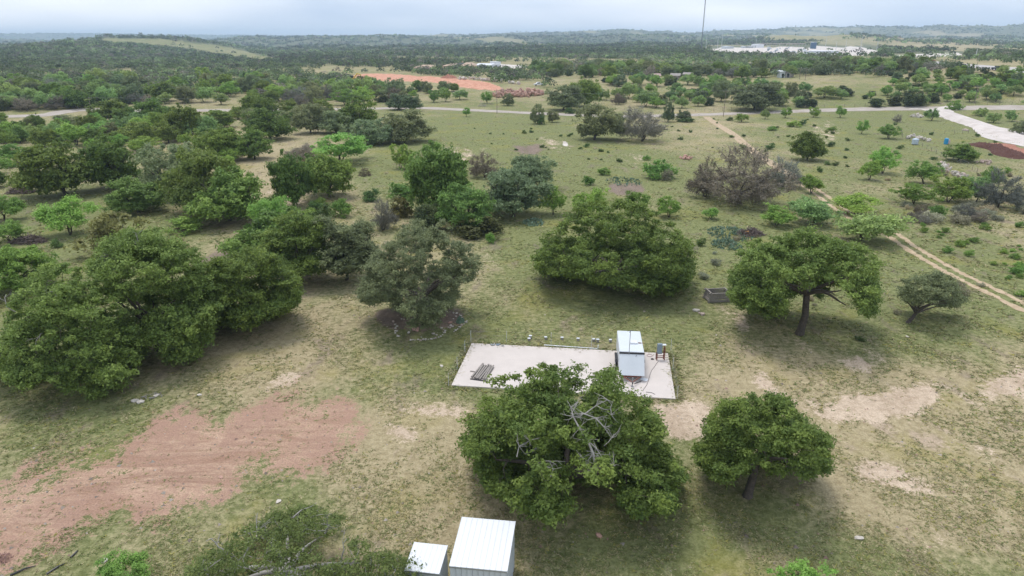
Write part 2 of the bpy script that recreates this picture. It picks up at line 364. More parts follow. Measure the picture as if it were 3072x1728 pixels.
def build_ground():
    az = np.concatenate([np.linspace(-180, -46, 34)[:-1], np.linspace(-46, 46, 560), np.linspace(46, 180, 34)[1:]])
    # rows evenly spaced in the picture, dense near the camera
    rows = np.concatenate([np.linspace(2350, 330, 330), np.linspace(325, 150, 70)[:-1]])
    d1 = CAM_H/np.tan(PITCH - np.arctan((864-rows)/FPX))
    d1 = d1[(d1 > 0)]
    d = np.concatenate([[0.5, 5, 10], d1[d1 > 12], np.exp(np.linspace(math.log(d1.max()+30), math.log(14000), 130)), [22000, 45000]])
    d = np.unique(d)
    A, Dd = np.meshgrid(np.radians(az), d)
    X, Y = np.sin(A)*Dd, np.cos(A)*Dd
    Z = H(X, Y)
    Z = np.where(Dd > 14500, -160.0, Z)
    nr, nc = A.shape
    v = np.stack([X, Y, Z], -1).reshape(-1, 3)
    i = np.arange((nr-1)*nc).reshape(nr-1, nc)[:, :-1].ravel()
    f = np.stack([i, i+nc, i+nc+1, i+1], -1)
    front = v[:, 1] > 5
    me = mesh_np('ground', v, f[:, ::-1].copy(), gm, smooth=True)
    vx, vy, vz = v[:, 0], np.maximum(v[:, 1], 5), v[:, 2]
    px, py, dep = project(vx, vy, vz)
    wx = px + 9*np.sin(vx*.9+vy*.31) + 6*np.sin(vx*.37-vy*1.1); wy = py + 4*np.sin(vx*.7+1) + 3*np.sin(vx*1.7+vy*.8)
    far = np.clip((dep-150)/200, 0, 1)
    wx = wx*(1-far)+px*far; wy = wy*(1-far)+py*far
    sw = poly((250,98),(400,97),(480,106),(560,116),(690,146),(700,153),(640,155),(560,142),(470,126),(340,113),(255,106))
    op = [sw, poly((1905,90),(2000,82),(2200,84),(2300,92),(2340,104),(2576,112),(2700,116),(2700,140),(2576,135),(2300,125),(2140,112),(1950,104)), poly((1480,148),(1620,150),(1600,158),(1480,157)), poly((800,150),(900,150),(900,156),(780,156)), ell(2340,158,150,9)]
    dd = np.hypot(vx, vy); wm = np.clip((dd-650)/350, 0, 1)
    for pg in op: wm = np.where(in_poly(px, py, pg) & (dd < 4200), 0, wm)
    cl_ = np.sin(vx*.006+2)*np.sin(vy*.0047+1)+.6*np.sin(vx*.017+vy*.013); wm = np.where((cl_ < -.75) & (px > 900), wm*.15, wm)
    wm[~front] = .8
    a = me.attributes.new('m_wood', 'FLOAT', 'POINT'); a.data.foreach_set('value', wm.astype(np.float32))
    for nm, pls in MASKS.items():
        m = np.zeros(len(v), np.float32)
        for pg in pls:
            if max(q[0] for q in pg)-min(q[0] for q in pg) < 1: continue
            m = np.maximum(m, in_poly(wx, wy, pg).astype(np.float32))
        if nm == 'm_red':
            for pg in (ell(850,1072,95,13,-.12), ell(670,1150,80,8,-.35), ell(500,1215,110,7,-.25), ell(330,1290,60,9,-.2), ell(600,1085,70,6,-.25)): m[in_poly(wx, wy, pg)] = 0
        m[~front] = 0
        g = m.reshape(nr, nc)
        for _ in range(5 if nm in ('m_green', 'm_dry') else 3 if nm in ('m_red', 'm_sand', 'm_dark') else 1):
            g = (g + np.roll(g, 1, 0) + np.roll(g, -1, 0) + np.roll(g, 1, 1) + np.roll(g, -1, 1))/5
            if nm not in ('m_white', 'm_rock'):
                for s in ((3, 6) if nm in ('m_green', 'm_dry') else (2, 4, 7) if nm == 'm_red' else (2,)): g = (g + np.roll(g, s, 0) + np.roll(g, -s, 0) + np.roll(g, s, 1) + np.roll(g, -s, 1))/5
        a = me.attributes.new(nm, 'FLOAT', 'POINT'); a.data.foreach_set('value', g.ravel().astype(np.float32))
    o = link('ground', me); setp(o, kind='structure'); return o
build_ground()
def blocked(px, py):
    """bare or paved spots where no tufts grow"""
    m = np.zeros(px.shape, bool)
    for nm in ('m_red', 'm_sand', 'm_white', 'm_dark', 'm_rock'):
        for pg in MASKS[nm]: m |= in_poly(px, py, pg)
    return m

# ------------------------------------------------------------------ roads
def strip(name, pts, width, mat, lift=.03, jag=.15, seed=1, step=1.0, side=0.0):
    rng = random.Random(seed)
    c = [P(*q) for q in pts]
    out = []
    for i in range(len(c)-1):
        n = max(1, int((c[i+1]-c[i]).length/step))
        n = min(n, 160)
        for k in range(n):
            t = k/n
            p0 = c[max(i-1, 0)]; p1 = c[i]; p2 = c[i+1]; p3 = c[min(i+2, len(c)-1)]
            out.append(.5*((2*p1)+(-p0+p2)*t+(2*p0-5*p1+4*p2-p3)*t*t+(-p0+3*p1-3*p2+p3)*t**3))
    out.append(c[-1])
    L_, R_, C_ = [], [], []
    for i, p in enumerate(out):
        t = (out[min(i+1, len(out)-1)]-out[max(i-1, 0)]); t.z = 0; t.normalize()
        nrm = Vector((-t.y, t.x, 0))
        wl = width/2*(1+rng.uniform(-jag, jag)); wr = width/2*(1+rng.uniform(-jag, jag))
        for lst, off in ((L_, wl+side), (C_, side), (R_, -wr+side)):
            q = p+nrm*off; q.z = float(H(q.x, q.y))+lift; lst.append(q)
    n = len(out); v = [tuple(q) for q in L_+C_+R_]
    f = [(i, i+n, i+n+1, i+1) for i in range(n-1)] + [(i+n, i+2*n, i+2*n+1, i+n+1) for i in range(n-1)]
    me = bpy.data.meshes.new(name); me.from_pydata(v, [], f); me.materials.append(mat)
    o = link(name, me); setp(o, kind='structure'); return o
strip('gravel_road', [(-300,366),(0,355),(136,349),(194,341),(272,335),(404,333),(560,332),(700,331),(900,330),(1150,326),(1272,325),(1408,331),(1571,338),(1700,344),(1863,349),(2073,345),(2282,338),(2450,332),(2644,327),(2860,325),(3072,325),(3400,330)], 8.5, GRAVEL, .05, .1, 2, 3)
strip('country_road', [(2560,175),(2595,177),(2722,182),(2778,187),(2877,196),(2966,203),(3072,213),(3300,232)], 16, ASPH, .25, .02, 3, 6)
TR = [(2118,350),(2150,372),(2198,402),(2240,438),(2290,475),(2355,515),(2410,550),(2470,590),(2540,640),(2600,672),(2670,700),(2740,748),(2820,795),(2900,838),(2990,880),(3100,935),(3250,1000)]
strip('dirt_track', TR, .85, TRACK, .02, .45, 4, .5, .9)
strip('dirt_track', TR, .85, TRACK, .02, .45, 5, .5, -.9)
strip('dirt_track', TR[:7], 1.1, TRACK, .012, .3, 6, .5, 0)
def flat_poly(name, pts, mat, lift=.06):
    q0 = [P(*p) for p in pts]; q = []; rg = random.Random(3)
    for i, a in enumerate(q0):
        c = q0[(i+1) % len(q0)]; n = max(1, int((c-a).length/1.5))
        for k in range(n): w_ = .45 if 0 < k else 0; t = a.lerp(c, k/n); q.append(t+Vector((rg.uniform(-w_, w_), rg.uniform(-w_, w_), 0)))
    me = bpy.data.meshes.new(name); me.from_pydata([(a.x, a.y, float(H(a.x, a.y))+lift) for a in q], [], [tuple(range(len(q)))]); me.materials.append(mat)
    o = link(name, me); setp(o, kind='structure'); return o
flat_poly('white_driveway', [(2724,328),(2803,327),(2833,336),(2863,347),(2910,361),(2962,375),(3022,386),(3110,394),(3200,402),(3260,470),(3110,449),(3060,438),(3020,430),(2982,421),(2955,414),(2934,404),(2925,392),(2915,383),(2880,372),(2850,362),(2823,354),(2780,343),(2745,336)], CALI)

# concrete pad
SLAB_H = .12
sl = [P(1354,1155,SLAB_H), P(2027,1196,SLAB_H), P(2004,1060,SLAB_H), P(1415,1029,SLAB_H)]
m = MB(); m.prism([(q.x, q.y, -.1) for q in sl], (0, 0, SLAB_H+.1))
setp(m.build('concrete_pad', CONC, bevel=.015), kind='structure')
SLAB_PX = [(1354,1155),(2027,1196),(2004,1060),(1415,1029)]
print('ground done', time.time()-T0)

# ------------------------------------------------------------------ trees
def unit(a): return a/np.maximum(np.linalg.norm(a, axis=-1, keepdims=True), 1e-9)
def leaves(rng, cen, rad, n, size, flat=.7, jitter=.9, aspect=1.5, outc=None):
    """cen (m,3), rad (m,), n leaves per clump -> verts, faces, clump index"""
    m = len(cen); k = m*n; ci = np.repeat(np.arange(m), n)
    d = unit(rng.normal(size=(k, 3))); d[:, 2] = np.where(rng.random(k) < .5, d[:, 2], np.abs(d[:, 2]))
    rr = rng.random(k)**.5*(1+.25*rng.normal(size=k))
    ax_ = unit(rng.normal(size=(m, 3))*[1, 1, .5]); off = d*rr[:, None]*rad[ci][:, None]; off += ax_[ci]*(off*ax_[ci]).sum(1, keepdims=True)*.5; off[:, 2] *= flat
    p = cen[ci]+off
    nrm = unit(d*.45 + np.array([0, 0, .7]) + rng.normal(size=(k, 3))*jitter*.75)
    t = unit(np.cross(nrm, rng.normal(size=(k, 3)))); bt = np.cross(nrm, t)
    s = size*(.6+.8*rng.random(k))[:, None]
    a = t*s*.5*aspect; c = bt*s*.5
    v = np.stack([p-a*.8-c*.9, p+a*1.25, p-a*.8+c*1.0], 1).reshape(-1, 3)
    f = np.arange(3*k).reshape(k, 3)
    return v, f, ci, off
def tubes_np(paths, n=5):
    V, F = [], []; base = 0
    for pts, rad in paths:
        pts = np.asarray(pts, float); m = len(pts)
        t = np.gradient(pts, axis=0); t = unit(t)
        ref = np.array([1., 0, 0]) if abs(t[0, 0]) < .8 else np.array([0, 1., 0])
        a = unit(np.cross(t, ref)); c = np.cross(t, a)
        ang = np.arange(n)*2*math.pi/n
        ring = pts[:, None, :] + (a[:, None, :]*np.cos(ang)[None, :, None]+c[:, None, :]*np.sin(ang)[None, :, None])*np.asarray(rad)[:, None, None]
        V.append(ring.reshape(-1, 3))
        i = np.arange(m-1)[:, None]*n; k = np.arange(n)[None, :]; k2 = (np.arange(n)+1)[None, :] % n
        F.append(np.stack([i+k, i+k2, i+n+k2, i+n+k], -1).reshape(-1, 4)+base); base += m*n
    return np.concatenate(V), np.concatenate(F)
KIND = {  # colour, canopy bottom fraction, openness, leaf aspect
 'oak':   dict(c=(0.085,0.146,0.037), c2=(0.237,0.316,0.067), zb=.13, open=.14, lobes=9, trunks=1, twig=.0),
 'post':  dict(c=(0.103,0.170,0.042), c2=(0.276,0.378,0.092), zb=.13, open=.18, lobes=11, trunks=1, twig=.02),
 'gry':   dict(c=(0.134,0.172,0.088), c2=(0.273,0.316,0.150), zb=.10, open=.16, lobes=9, trunks=1, twig=.05),
 'mesq':  dict(c=(0.148,0.255,0.055), c2=(0.310,0.467,0.103), zb=.24, open=.32, lobes=6, trunks=3, twig=.0),
 'lite':  dict(c=(0.156,0.235,0.083), c2=(0.329,0.444,0.149), zb=.25, open=.25, lobes=7, trunks=3, twig=.0),
 'jun':   dict(c=(0.051,0.080,0.037), c2=(0.124,0.154,0.056), zb=.05, open=.08, lobes=5, trunks=1, twig=.0),
 'brn':   dict(c=(0.110,0.105,0.042), c2=(0.237,0.233,0.071), zb=.05, open=.10, lobes=6, trunks=1, twig=.0),
 'bare':  dict(c=(0.125,0.126,0.108), c2=(0.244,0.231,0.184), zb=.03, open=.25, lobes=8, trunks=2, twig=1.0),
 'bush':  dict(c=(0.122,0.221,0.047), c2=(0.280,0.410,0.093), zb=.0,  open=.15, lobes=5, trunks=4, twig=.0),
 'dbush': dict(c=(0.062,0.112,0.037), c2=(0.155,0.233,0.066), zb=.0,  open=.12, lobes=5, trunks=4, twig=.0),
 'gbush': dict(c=(0.220,0.217,0.159), c2=(0.436,0.419,0.280), zb=.0,  open=.25, lobes=5, trunks=4, twig=.3)}
def make_tree(seed, kind, rx, h, ncl, lpc, leaf, crad, lean=(0, 0), zb=None, ry=None, trunk_r=None, skirt=0.6, opn=None, dead=0, fork=None, cc=None, keep=None):
    """returns (trunk mesh, crown mesh, dead-branch paths); origin at the foot of the trunk"""
    K = KIND[kind]; rng = np.random.default_rng(seed); ry = ry or rx
    zb = K['zb'] if zb is None else zb; opn = K['open'] if opn is None else opn
    zc = h*(zb + (1-zb)*.28); cen0 = np.array([lean[0], lean[1], zc])
    nb = K['lobes']; bumps = unit(rng.normal(size=(nb, 3))*[1, 1, .6]+[0, 0, .25]); hgt = .22+.22*rng.random(nb)
    need = int(ncl*(4.0 if keep else 1.35)/(1-opn)); d = unit(rng.normal(size=(need, 3))); d[:, 2] = np.where(d[:, 2] < 0, d[:, 2]*(1.0 if keep else skirt), d[:, 2]); d = unit(d)
    fl = .70 + ((np.exp(-(1-d@bumps.T)*9))*hgt).max(1)
    hn = np.sin(d[:, 0]*5+seed)*np.sin(d[:, 1]*6+seed*2)*np.sin(d[:, 2]*5+seed*.7)
    kp = hn > np.quantile(hn, opn)
    d, fl = d[kp], fl[kp]
    r = fl*(.45+.55*rng.random(len(d))**.45)
    rzv = np.where(d[:, 2] > 0, h-zc-crad*.3, zc-h*(.10 if keep else zb*.75))
    cl = cen0 + np.stack([d[:, 0]*r*(rx-crad*.4), d[:, 1]*r*(ry-crad*.4), d[:, 2]*r*rzv], -1)
    npf = max(6, len(cl)//7); par = rng.integers(0, npf, len(cl)); pr_ = crad*(1.25+.9*rng.random(npf))
    dv = unit(rng.normal(size=(len(cl), 3))*[1, 1, .8]+[0, 0, .35]); lone = rng.random(len(cl)) < .18
    cl = np.where(lone[:, None], cl, cl[par]+dv*(pr_[par]*(.65+.35*rng.random(len(cl))))[:, None]*[1, 1, .75]); r = np.where(lone, r, r[par])
    if keep:
        lo_ = (d[:, 2] < .05); h2 = unit(d[:, :2]+1e-6); q_ = (.55+.45*rng.random(len(d))**.5)
        cl[lo_, :2] = cen0[:2]+(h2*q_[:, None]*[rx*.85, ry*.85])[lo_]; cl[lo_, 2] = (zc-rng.random(len(d))*(zc-.12*h))[lo_]
        cl = cen0+(cl-cen0)*[1.35, 1.12, 1.30]; kk = keep(cl); cl, r, d = cl[kk], r[kk], d[kk]
    cl = cl[:ncl]; r = r[:ncl]; d = d[:ncl]
    rel = cl-cen0 if not keep else (cl-cen0)*0
    cl0_ = cl.copy()
    for ax, tgt in ((0, rx), (1, ry)):
        ext = max(.01, np.quantile(np.abs(rel[:, ax]), .985)+crad*.75); rel[:, ax] *= tgt/ext
    up = rel[:, 2] > (0 if not keep else 1e9); rel[up, 2] *= (h-zc-crad*.55)/max(np.quantile(rel[up, 2], .985) if up.any() else 1, .1)
    cl = cl0_ if keep else cen0+rel
    cl[:, 2] = np.maximum(cl[:, 2], crad*.35)
    cr = crad*(.5+.9*rng.random(len(cl)))
    v, f, ci, off = leaves(rng, cl, cr, int(lpc*(.92 if keep else 1)), leaf, jitter=.8)
    # colour: clump tone, young yellowish tips on the outside, single-leaf scatter
    tone = rng.random(len(cl))*.7 + .3*np.clip((r-.5)*2, 0, 1)
    tl = np.clip(tone[ci]*.75+.35*rng.random(len(ci))-.05, 0, 1)[:, None]
    col = np.array(K['c'])*(1-tl)+np.array(K['c2'])*tl
    col = col*(.8+.4*rng.random(len(ci)))[:, None]
    col = np.repeat(col, 3, 0)
    # skeleton
    tr = trunk_r or max(.05, .032*rx*1.6); paths = []
    zf = h*(fork if fork else max(.10, zb*.85)); nt_ = K['trunks']
    limbs = []
    for q in range(nt_):
        a0 = rng.random()*6.28; sp = .0 if nt_ == 1 else .12*rx
        p0 = np.array([0, 0, -.15]) + (0 if nt_ == 1 else .3)*tr*np.array([math.cos(a0), math.sin(a0), 0])
        pf = np.array([lean[0]*.25+math.cos(a0)*sp, lean[1]*.25+math.sin(a0)*sp, zf])
        mid = (p0+pf)/2+rng.normal(size=3)*[.06*rx*.3, .06*rx*.3, 0]
        t0 = tr/(nt_**.5)
        if zf > .25: paths.append(([p0, p0*.7+mid*.3+[0,0,.05], mid, pf], [t0*1.45, t0*1.05, t0*.92, t0*.85]))
        nl = max(2, (10 if keep else 7)//nt_)
        for k in range(nl):
            a = a0+6.283*(k+.5*rng.random())/nl
            rr_ = .55+.3*rng.random(); e_ = np.array([lean[0]+math.cos(a)*rx*rr_, lean[1]+math.sin(a)*ry*rr_, zc+(h-zc)*(.15+.5*rng.random())])
            if keep and len(cl):
                sc0 = (cl[:, 0]-pf[0])*math.cos(a)+(cl[:, 1]-pf[1])*math.sin(a)-.9*np.abs((cl[:, 0]-pf[0])*math.sin(a)-(cl[:, 1]-pf[1])*math.cos(a))+rng.normal(size=len(cl))*.12*rx
                e_ = pf+(cl[int(np.argmax(sc0))]-pf)*(.6+.22*rng.random())
            m1 = pf*.65+e_*.35+np.array([0, 0, (h-zf)*.10])+rng.normal(size=3)*.05*rx
            m2 = pf*.3+e_*.7+rng.normal(size=3)*.06*rx
            tt = np.linspace(0, 1, 7)[:, None]
            pts = (1-tt)**3*pf+3*(1-tt)**2*tt*m1+3*(1-tt)*tt**2*m2+tt**3*e_
            rad = t0*.62*(1-np.linspace(0, 1, 7)*.82); paths.append((pts, rad)); limbs.append((pts, rad))
    if limbs:
        LP = np.concatenate([a[2:] for a, b_ in limbs]); LR = np.concatenate([b_[2:] for a, b_ in limbs])
        idx = np.arange(len(cl)) if len(cl) < 60 else rng.permutation(len(cl))[:max(60, int(len(cl)*.6))]
        LB = np.zeros((len(LP)+3*len(idx), 3)); LB[:len(LP)] = LP; LRb = np.zeros(len(LB)); LRb[:len(LR)] = LR; nL = len(LP)
        idx = idx[np.argsort([((LP-cl[j])**2).sum(1).min() for j in idx])]
        for j in idx:
            k = np.argmin(((LB[:nL]-cl[j])**2).sum(1)); p0 = LB[k]; e_ = cl[j]; m_ = (p0+e_)/2+rng.normal(size=3)*.12*np.linalg.norm(e_-p0)
            r0_ = max(min(LRb[k]*.6, .09), .014*max(1, rx/5)); re_ = .010*max(1, rx/5)
            paths.append(([p0, m_, e_], [r0_, (r0_+re_)/2, re_]))
            LB[nL:nL+3] = (m_, m_*.4+e_*.6, e_); LRb[nL:nL+3] = ((r0_+re_)/2, re_*1.5, re_); nL += 3
    tv, tf = tubes_np(paths, 6 if rx > 3.5 and ncl > 150 else 5)
    tw = K['twig']
    if tw > .1:      # bare twigs carried by the clumps
        m_ = int(len(cl)*14*tw); ii = rng.integers(0, len(cl), m_)
        dd = unit(cl[ii]-cen0+rng.normal(size=(m_, 3))*rx*.45+[0, 0, rx*.15]); ln = crad*(1.2+1.4*rng.random(m_))[:, None]
        s0 = cl[ii]-dd*ln*.5; e0 = cl[ii]+dd*ln*.7; wv = unit(np.cross(dd, rng.normal(size=(m_, 3))))*.02*max(1, rx/4)
        w2 = np.cross(dd, wv)
        tvv = np.stack([s0-wv, s0+wv, s0+w2, e0], 1).reshape(-1, 3); bi = np.arange(m_)[:, None]*4
        ff = np.concatenate([bi+[0, 1, 3], bi+[1, 2, 3], bi+[2, 0, 3]])
        cc_ = np.repeat(np.array(K['c2'])*(1.0+.5*rng.random((m_, 1))), 4, 0)
        v2 = np.concatenate([v, tvv]); cme = mesh_np('crown', v2, [f, ff+len(v)], LEAF, col=np.concatenate([col, cc_]))
    else: cme = mesh_np('crown', v, f, LEAF, col=col)
    tme = mesh_np('trunk', tv, tf, BARK, smooth=True)
    return tme, cme
NAMEOF = {'oak': ('oak_tree', 'oak'), 'post': ('oak_tree', 'oak'), 'gry': ('live_oak_tree', 'live oak'), 'mesq': ('mesquite_tree', 'mesquite'), 'lite': ('mesquite_tree', 'mesquite'),
          'jun': ('juniper_tree', 'juniper'), 'brn': ('juniper_tree', 'juniper'), 'bare': ('bare_tree', 'tree'), 'bush': ('green_shrub', 'shrub'), 'dbush': ('green_shrub', 'shrub'), 'gbush': ('grey_shrub', 'shrub')}
def tree_frame(cx, wd, top, bx, by):
    base = P(bx, by)
    rx = px_size(base, wd/2)
    ang = ray(bx, top); hd = math.hypot(base.x, base.y)
    hgt = CAM_H + (hd + rx*.35)*ang[2]/math.hypot(ang[0], ang[1]) - base.z
    lean = px_size(base, cx-bx)
    return base, rx, max(hgt, .4), lean
def dead_branches(name, root, seed, spots, ln, parent_r=.07, n=3):
    """bare grey limbs that fork and twist, one mesh"""
    rng = np.random.default_rng(seed); paths = []
    def grow(p, d, l, r, dep):
        pts = [p]; rad = [r]
        for k in range(5):
            d = unit(d+rng.normal(size=3)*.32); p = p+d*l/5; pts.append(p); rad.append(r*(1-.13*(k+1)))
            if dep > 0 and k in (1, 2, 3) and rng.random() < .85:
                grow(p, unit(d+rng.normal(size=3)*.8), l*.55, rad[-1]*.6, dep-1)
        paths.append((pts, rad))
    for (x, y, z, dx, dy, dz) in spots:
        paths.clear(); grow(np.array([x, y, z]), unit(np.array([dx, dy, dz])), ln, parent_r, n)
        v, f = tubes_np(paths, 5); link(name, mesh_np(name, v, f, BARKG, smooth=True), root)

# ---- big foreground trees, each its own mesh  (kind, crown centre x, crown width, top, foot x, foot y, clumps, leaves, leaf, clump radius, options, label)
FG = [
 ('oak', 1700, 621, 1080, 1690, 1500, 1058, 163, 0.134, 0.486, dict(zb=.16, trunk_r=.42, skirt=.8, fork=.2, opn=.16), 'largest dark green oak in the foreground, hiding the front of the concrete pad'),
 ('oak', 2290, 392, 1140, 2242, 1490, 567, 177, 0.111, 0.383, dict(zb=.36, trunk_r=.27, fork=.34, opn=.24, skirt=.35), 'small round oak with leaning dark trunk, right of the biggest oak'),
 ('post', 900, 800, 1484, 865, 1775, 916, 47, 0.087, 0.368, dict(zb=.3, trunk_r=.28, opn=.14, fork=.3), 'thin-leaved oak with grey branches showing, beside the small white shed'),
 ('post', 2410, 415, 668, 2398, 1003, 982, 136, 0.141, 0.500, dict(zb=.36, trunk_r=.36, fork=.40, opn=.12), 'umbrella-shaped oak with a thick dark trunk, in front of the dirt track'),
 ('gry', 2800, 215, 806, 2722, 968, 283, 122, 0.094, 0.368, dict(zb=.35, trunk_r=.2, fork=.2, opn=.3), 'small grey-green tree leaning right, at the far right beside the track'),
 ('oak', 1840, 432, 598, 1835, 862, 1171, 149, 0.168, 0.574, dict(zb=.10, trunk_r=.5, skirt=.9, fork=.18, opn=.08), 'wide dome-shaped oak with its skirt near the grass, behind the trailer'),
 ('gry', 1262, 360, 652, 1277, 972, 831, 149, 0.114, 0.456, dict(zb=.16, trunk_r=.33, skirt=.8, fork=.28, opn=.34), 'grey-green live oak standing inside the ring of pale stones'),
 ('post', 200, 446, 795, 195, 1135, 907, 136, 0.141, 0.515, dict(zb=.14, trunk_r=.3, skirt=.9, opn=.14), 'leftmost of the big olive oaks above the bare red soil'),
 ('post', 480, 408, 652, 480, 1050, 1058, 136, 0.148, 0.545, dict(zb=.18, trunk_r=.34, skirt=.9, opn=.14), 'tallest olive oak in the middle of the big left clump'),
 ('oak', 762, 285, 725, 655, 985, 718, 136, 0.141, 0.515, dict(zb=.2, trunk_r=.34, skirt=.8, opn=.12), 'dark oak at the right end of the big left clump, over bare soil'),
 ('oak', 905, 218, 640, 905, 845, 622, 109, 0.168, 0.552, dict(zb=.12, opn=.1), 'dark oak squeezed between the big left clump and the grey live oaks'),
 ('gry', 1050, 195, 640, 1040, 840, 567, 109, 0.162, 0.515, dict(zb=.1, opn=.12), 'pale grey-green live oak just left of the stone-ring tree'),
 ('mesq', 70, 235, 724, 60, 872, 434, 109, 0.148, 0.442, dict(zb=.1, opn=.2), 'bright green mesquite at the left edge behind the big olive oaks'),
]
OUTL = {
 'largest': poly((1150,1080),(1165,1050),(1190,1040),(1185,985),(1215,960),(1240,915),(1280,905),(1330,915),(1355,895),(1400,895),(1425,915),(1445,895),(1475,925),(1470,975),(1500,925),(1530,915),(1560,925),(1565,985),(1600,985),(1640,1010),(1665,1060),(1668,1110),(1690,1150),(1725,1195),(1700,1215),(1712,1270),(1680,1290),(1640,1290),(1600,1310),(1560,1280),(1540,1230),(1480,1215),(1440,1240),(1430,1290),(1380,1322),(1340,1310),(1300,1280),(1250,1255),(1210,1215),(1190,1160),(1165,1130)),
 'small round': poly((1745,1135),(1775,1100),(1765,1080),(1780,1030),(1810,1010),(1850,1005),(1870,965),(1910,955),(1950,985),(1990,1005),(2010,1040),(2040,1070),(2095,1100),(2085,1130),(2090,1190),(2050,1190),(2035,1215),(2000,1190),(1950,1195),(1910,1180),(1880,1175),(1850,1215),(1800,1220),(1770,1190),(1755,1160)),
 'umbrella-shaped': poly((1822,700),(1835,640),(1870,590),(1930,570),(1985,560),(2030,570),(2090,585),(2130,600),(2180,620),(2215,660),(2215,720),(2200,800),(2170,790),(2140,740),(2090,720),(2060,755),(2030,740),(1985,750),(1975,790),(1930,800),(1890,790),(1840,765)),
 'wide dome': poly((1340,640),(1360,600),(1400,570),(1430,520),(1480,505),(1550,500),(1600,505),(1660,530),(1700,560),(1740,600),(1745,670),(1735,715),(1680,745),(1640,750),(1600,735),(1560,725),(1500,715),(1430,700),(1350,690)),
 'grey-green live oak standing': poly((895,740),(905,690),(940,640),(985,600),(1010,560),(1060,545),(1110,550),(1160,580),(1200,610),(1215,660),(1200,700),(1160,720),(1150,760),(1120,790),(1100,830),(1030,830),(1010,790),(975,760),(930,775)),
 'small grey-green': poly((2250,700),(2290,680),(2360,670),(2400,700),(2440,765),(2400,780),(2340,770),(2290,770),(2255,740)),
 'leftmost': poly((0,850),(20,780),(40,720),(80,680),(130,660),(220,650),(290,700),(370,760),(380,850),(350,920),(330,960),(270,1000),(200,1010),(120,960),(60,980),(0,950),(-60,900)),
 'tallest': poly((215,660),(260,600),(330,570),(400,550),(470,555),(540,580),(600,640),(620,700),(560,780),(530,860),(480,920),(410,910),(380,850),(330,760),(240,740)),
 'dark oak at the right end': poly((480,680),(560,640),(620,615),(700,640),(760,700),(755,760),(720,790),(690,800),(620,835),(560,820),(520,780)),
 'thin-leaved': poly((440,1449),(500,1400),(560,1370),(600,1330),(700,1280),(760,1265),(860,1290),(880,1340),(960,1380),(1040,1400),(1090,1449),(1100,1560),(420,1560))}
seed = 10
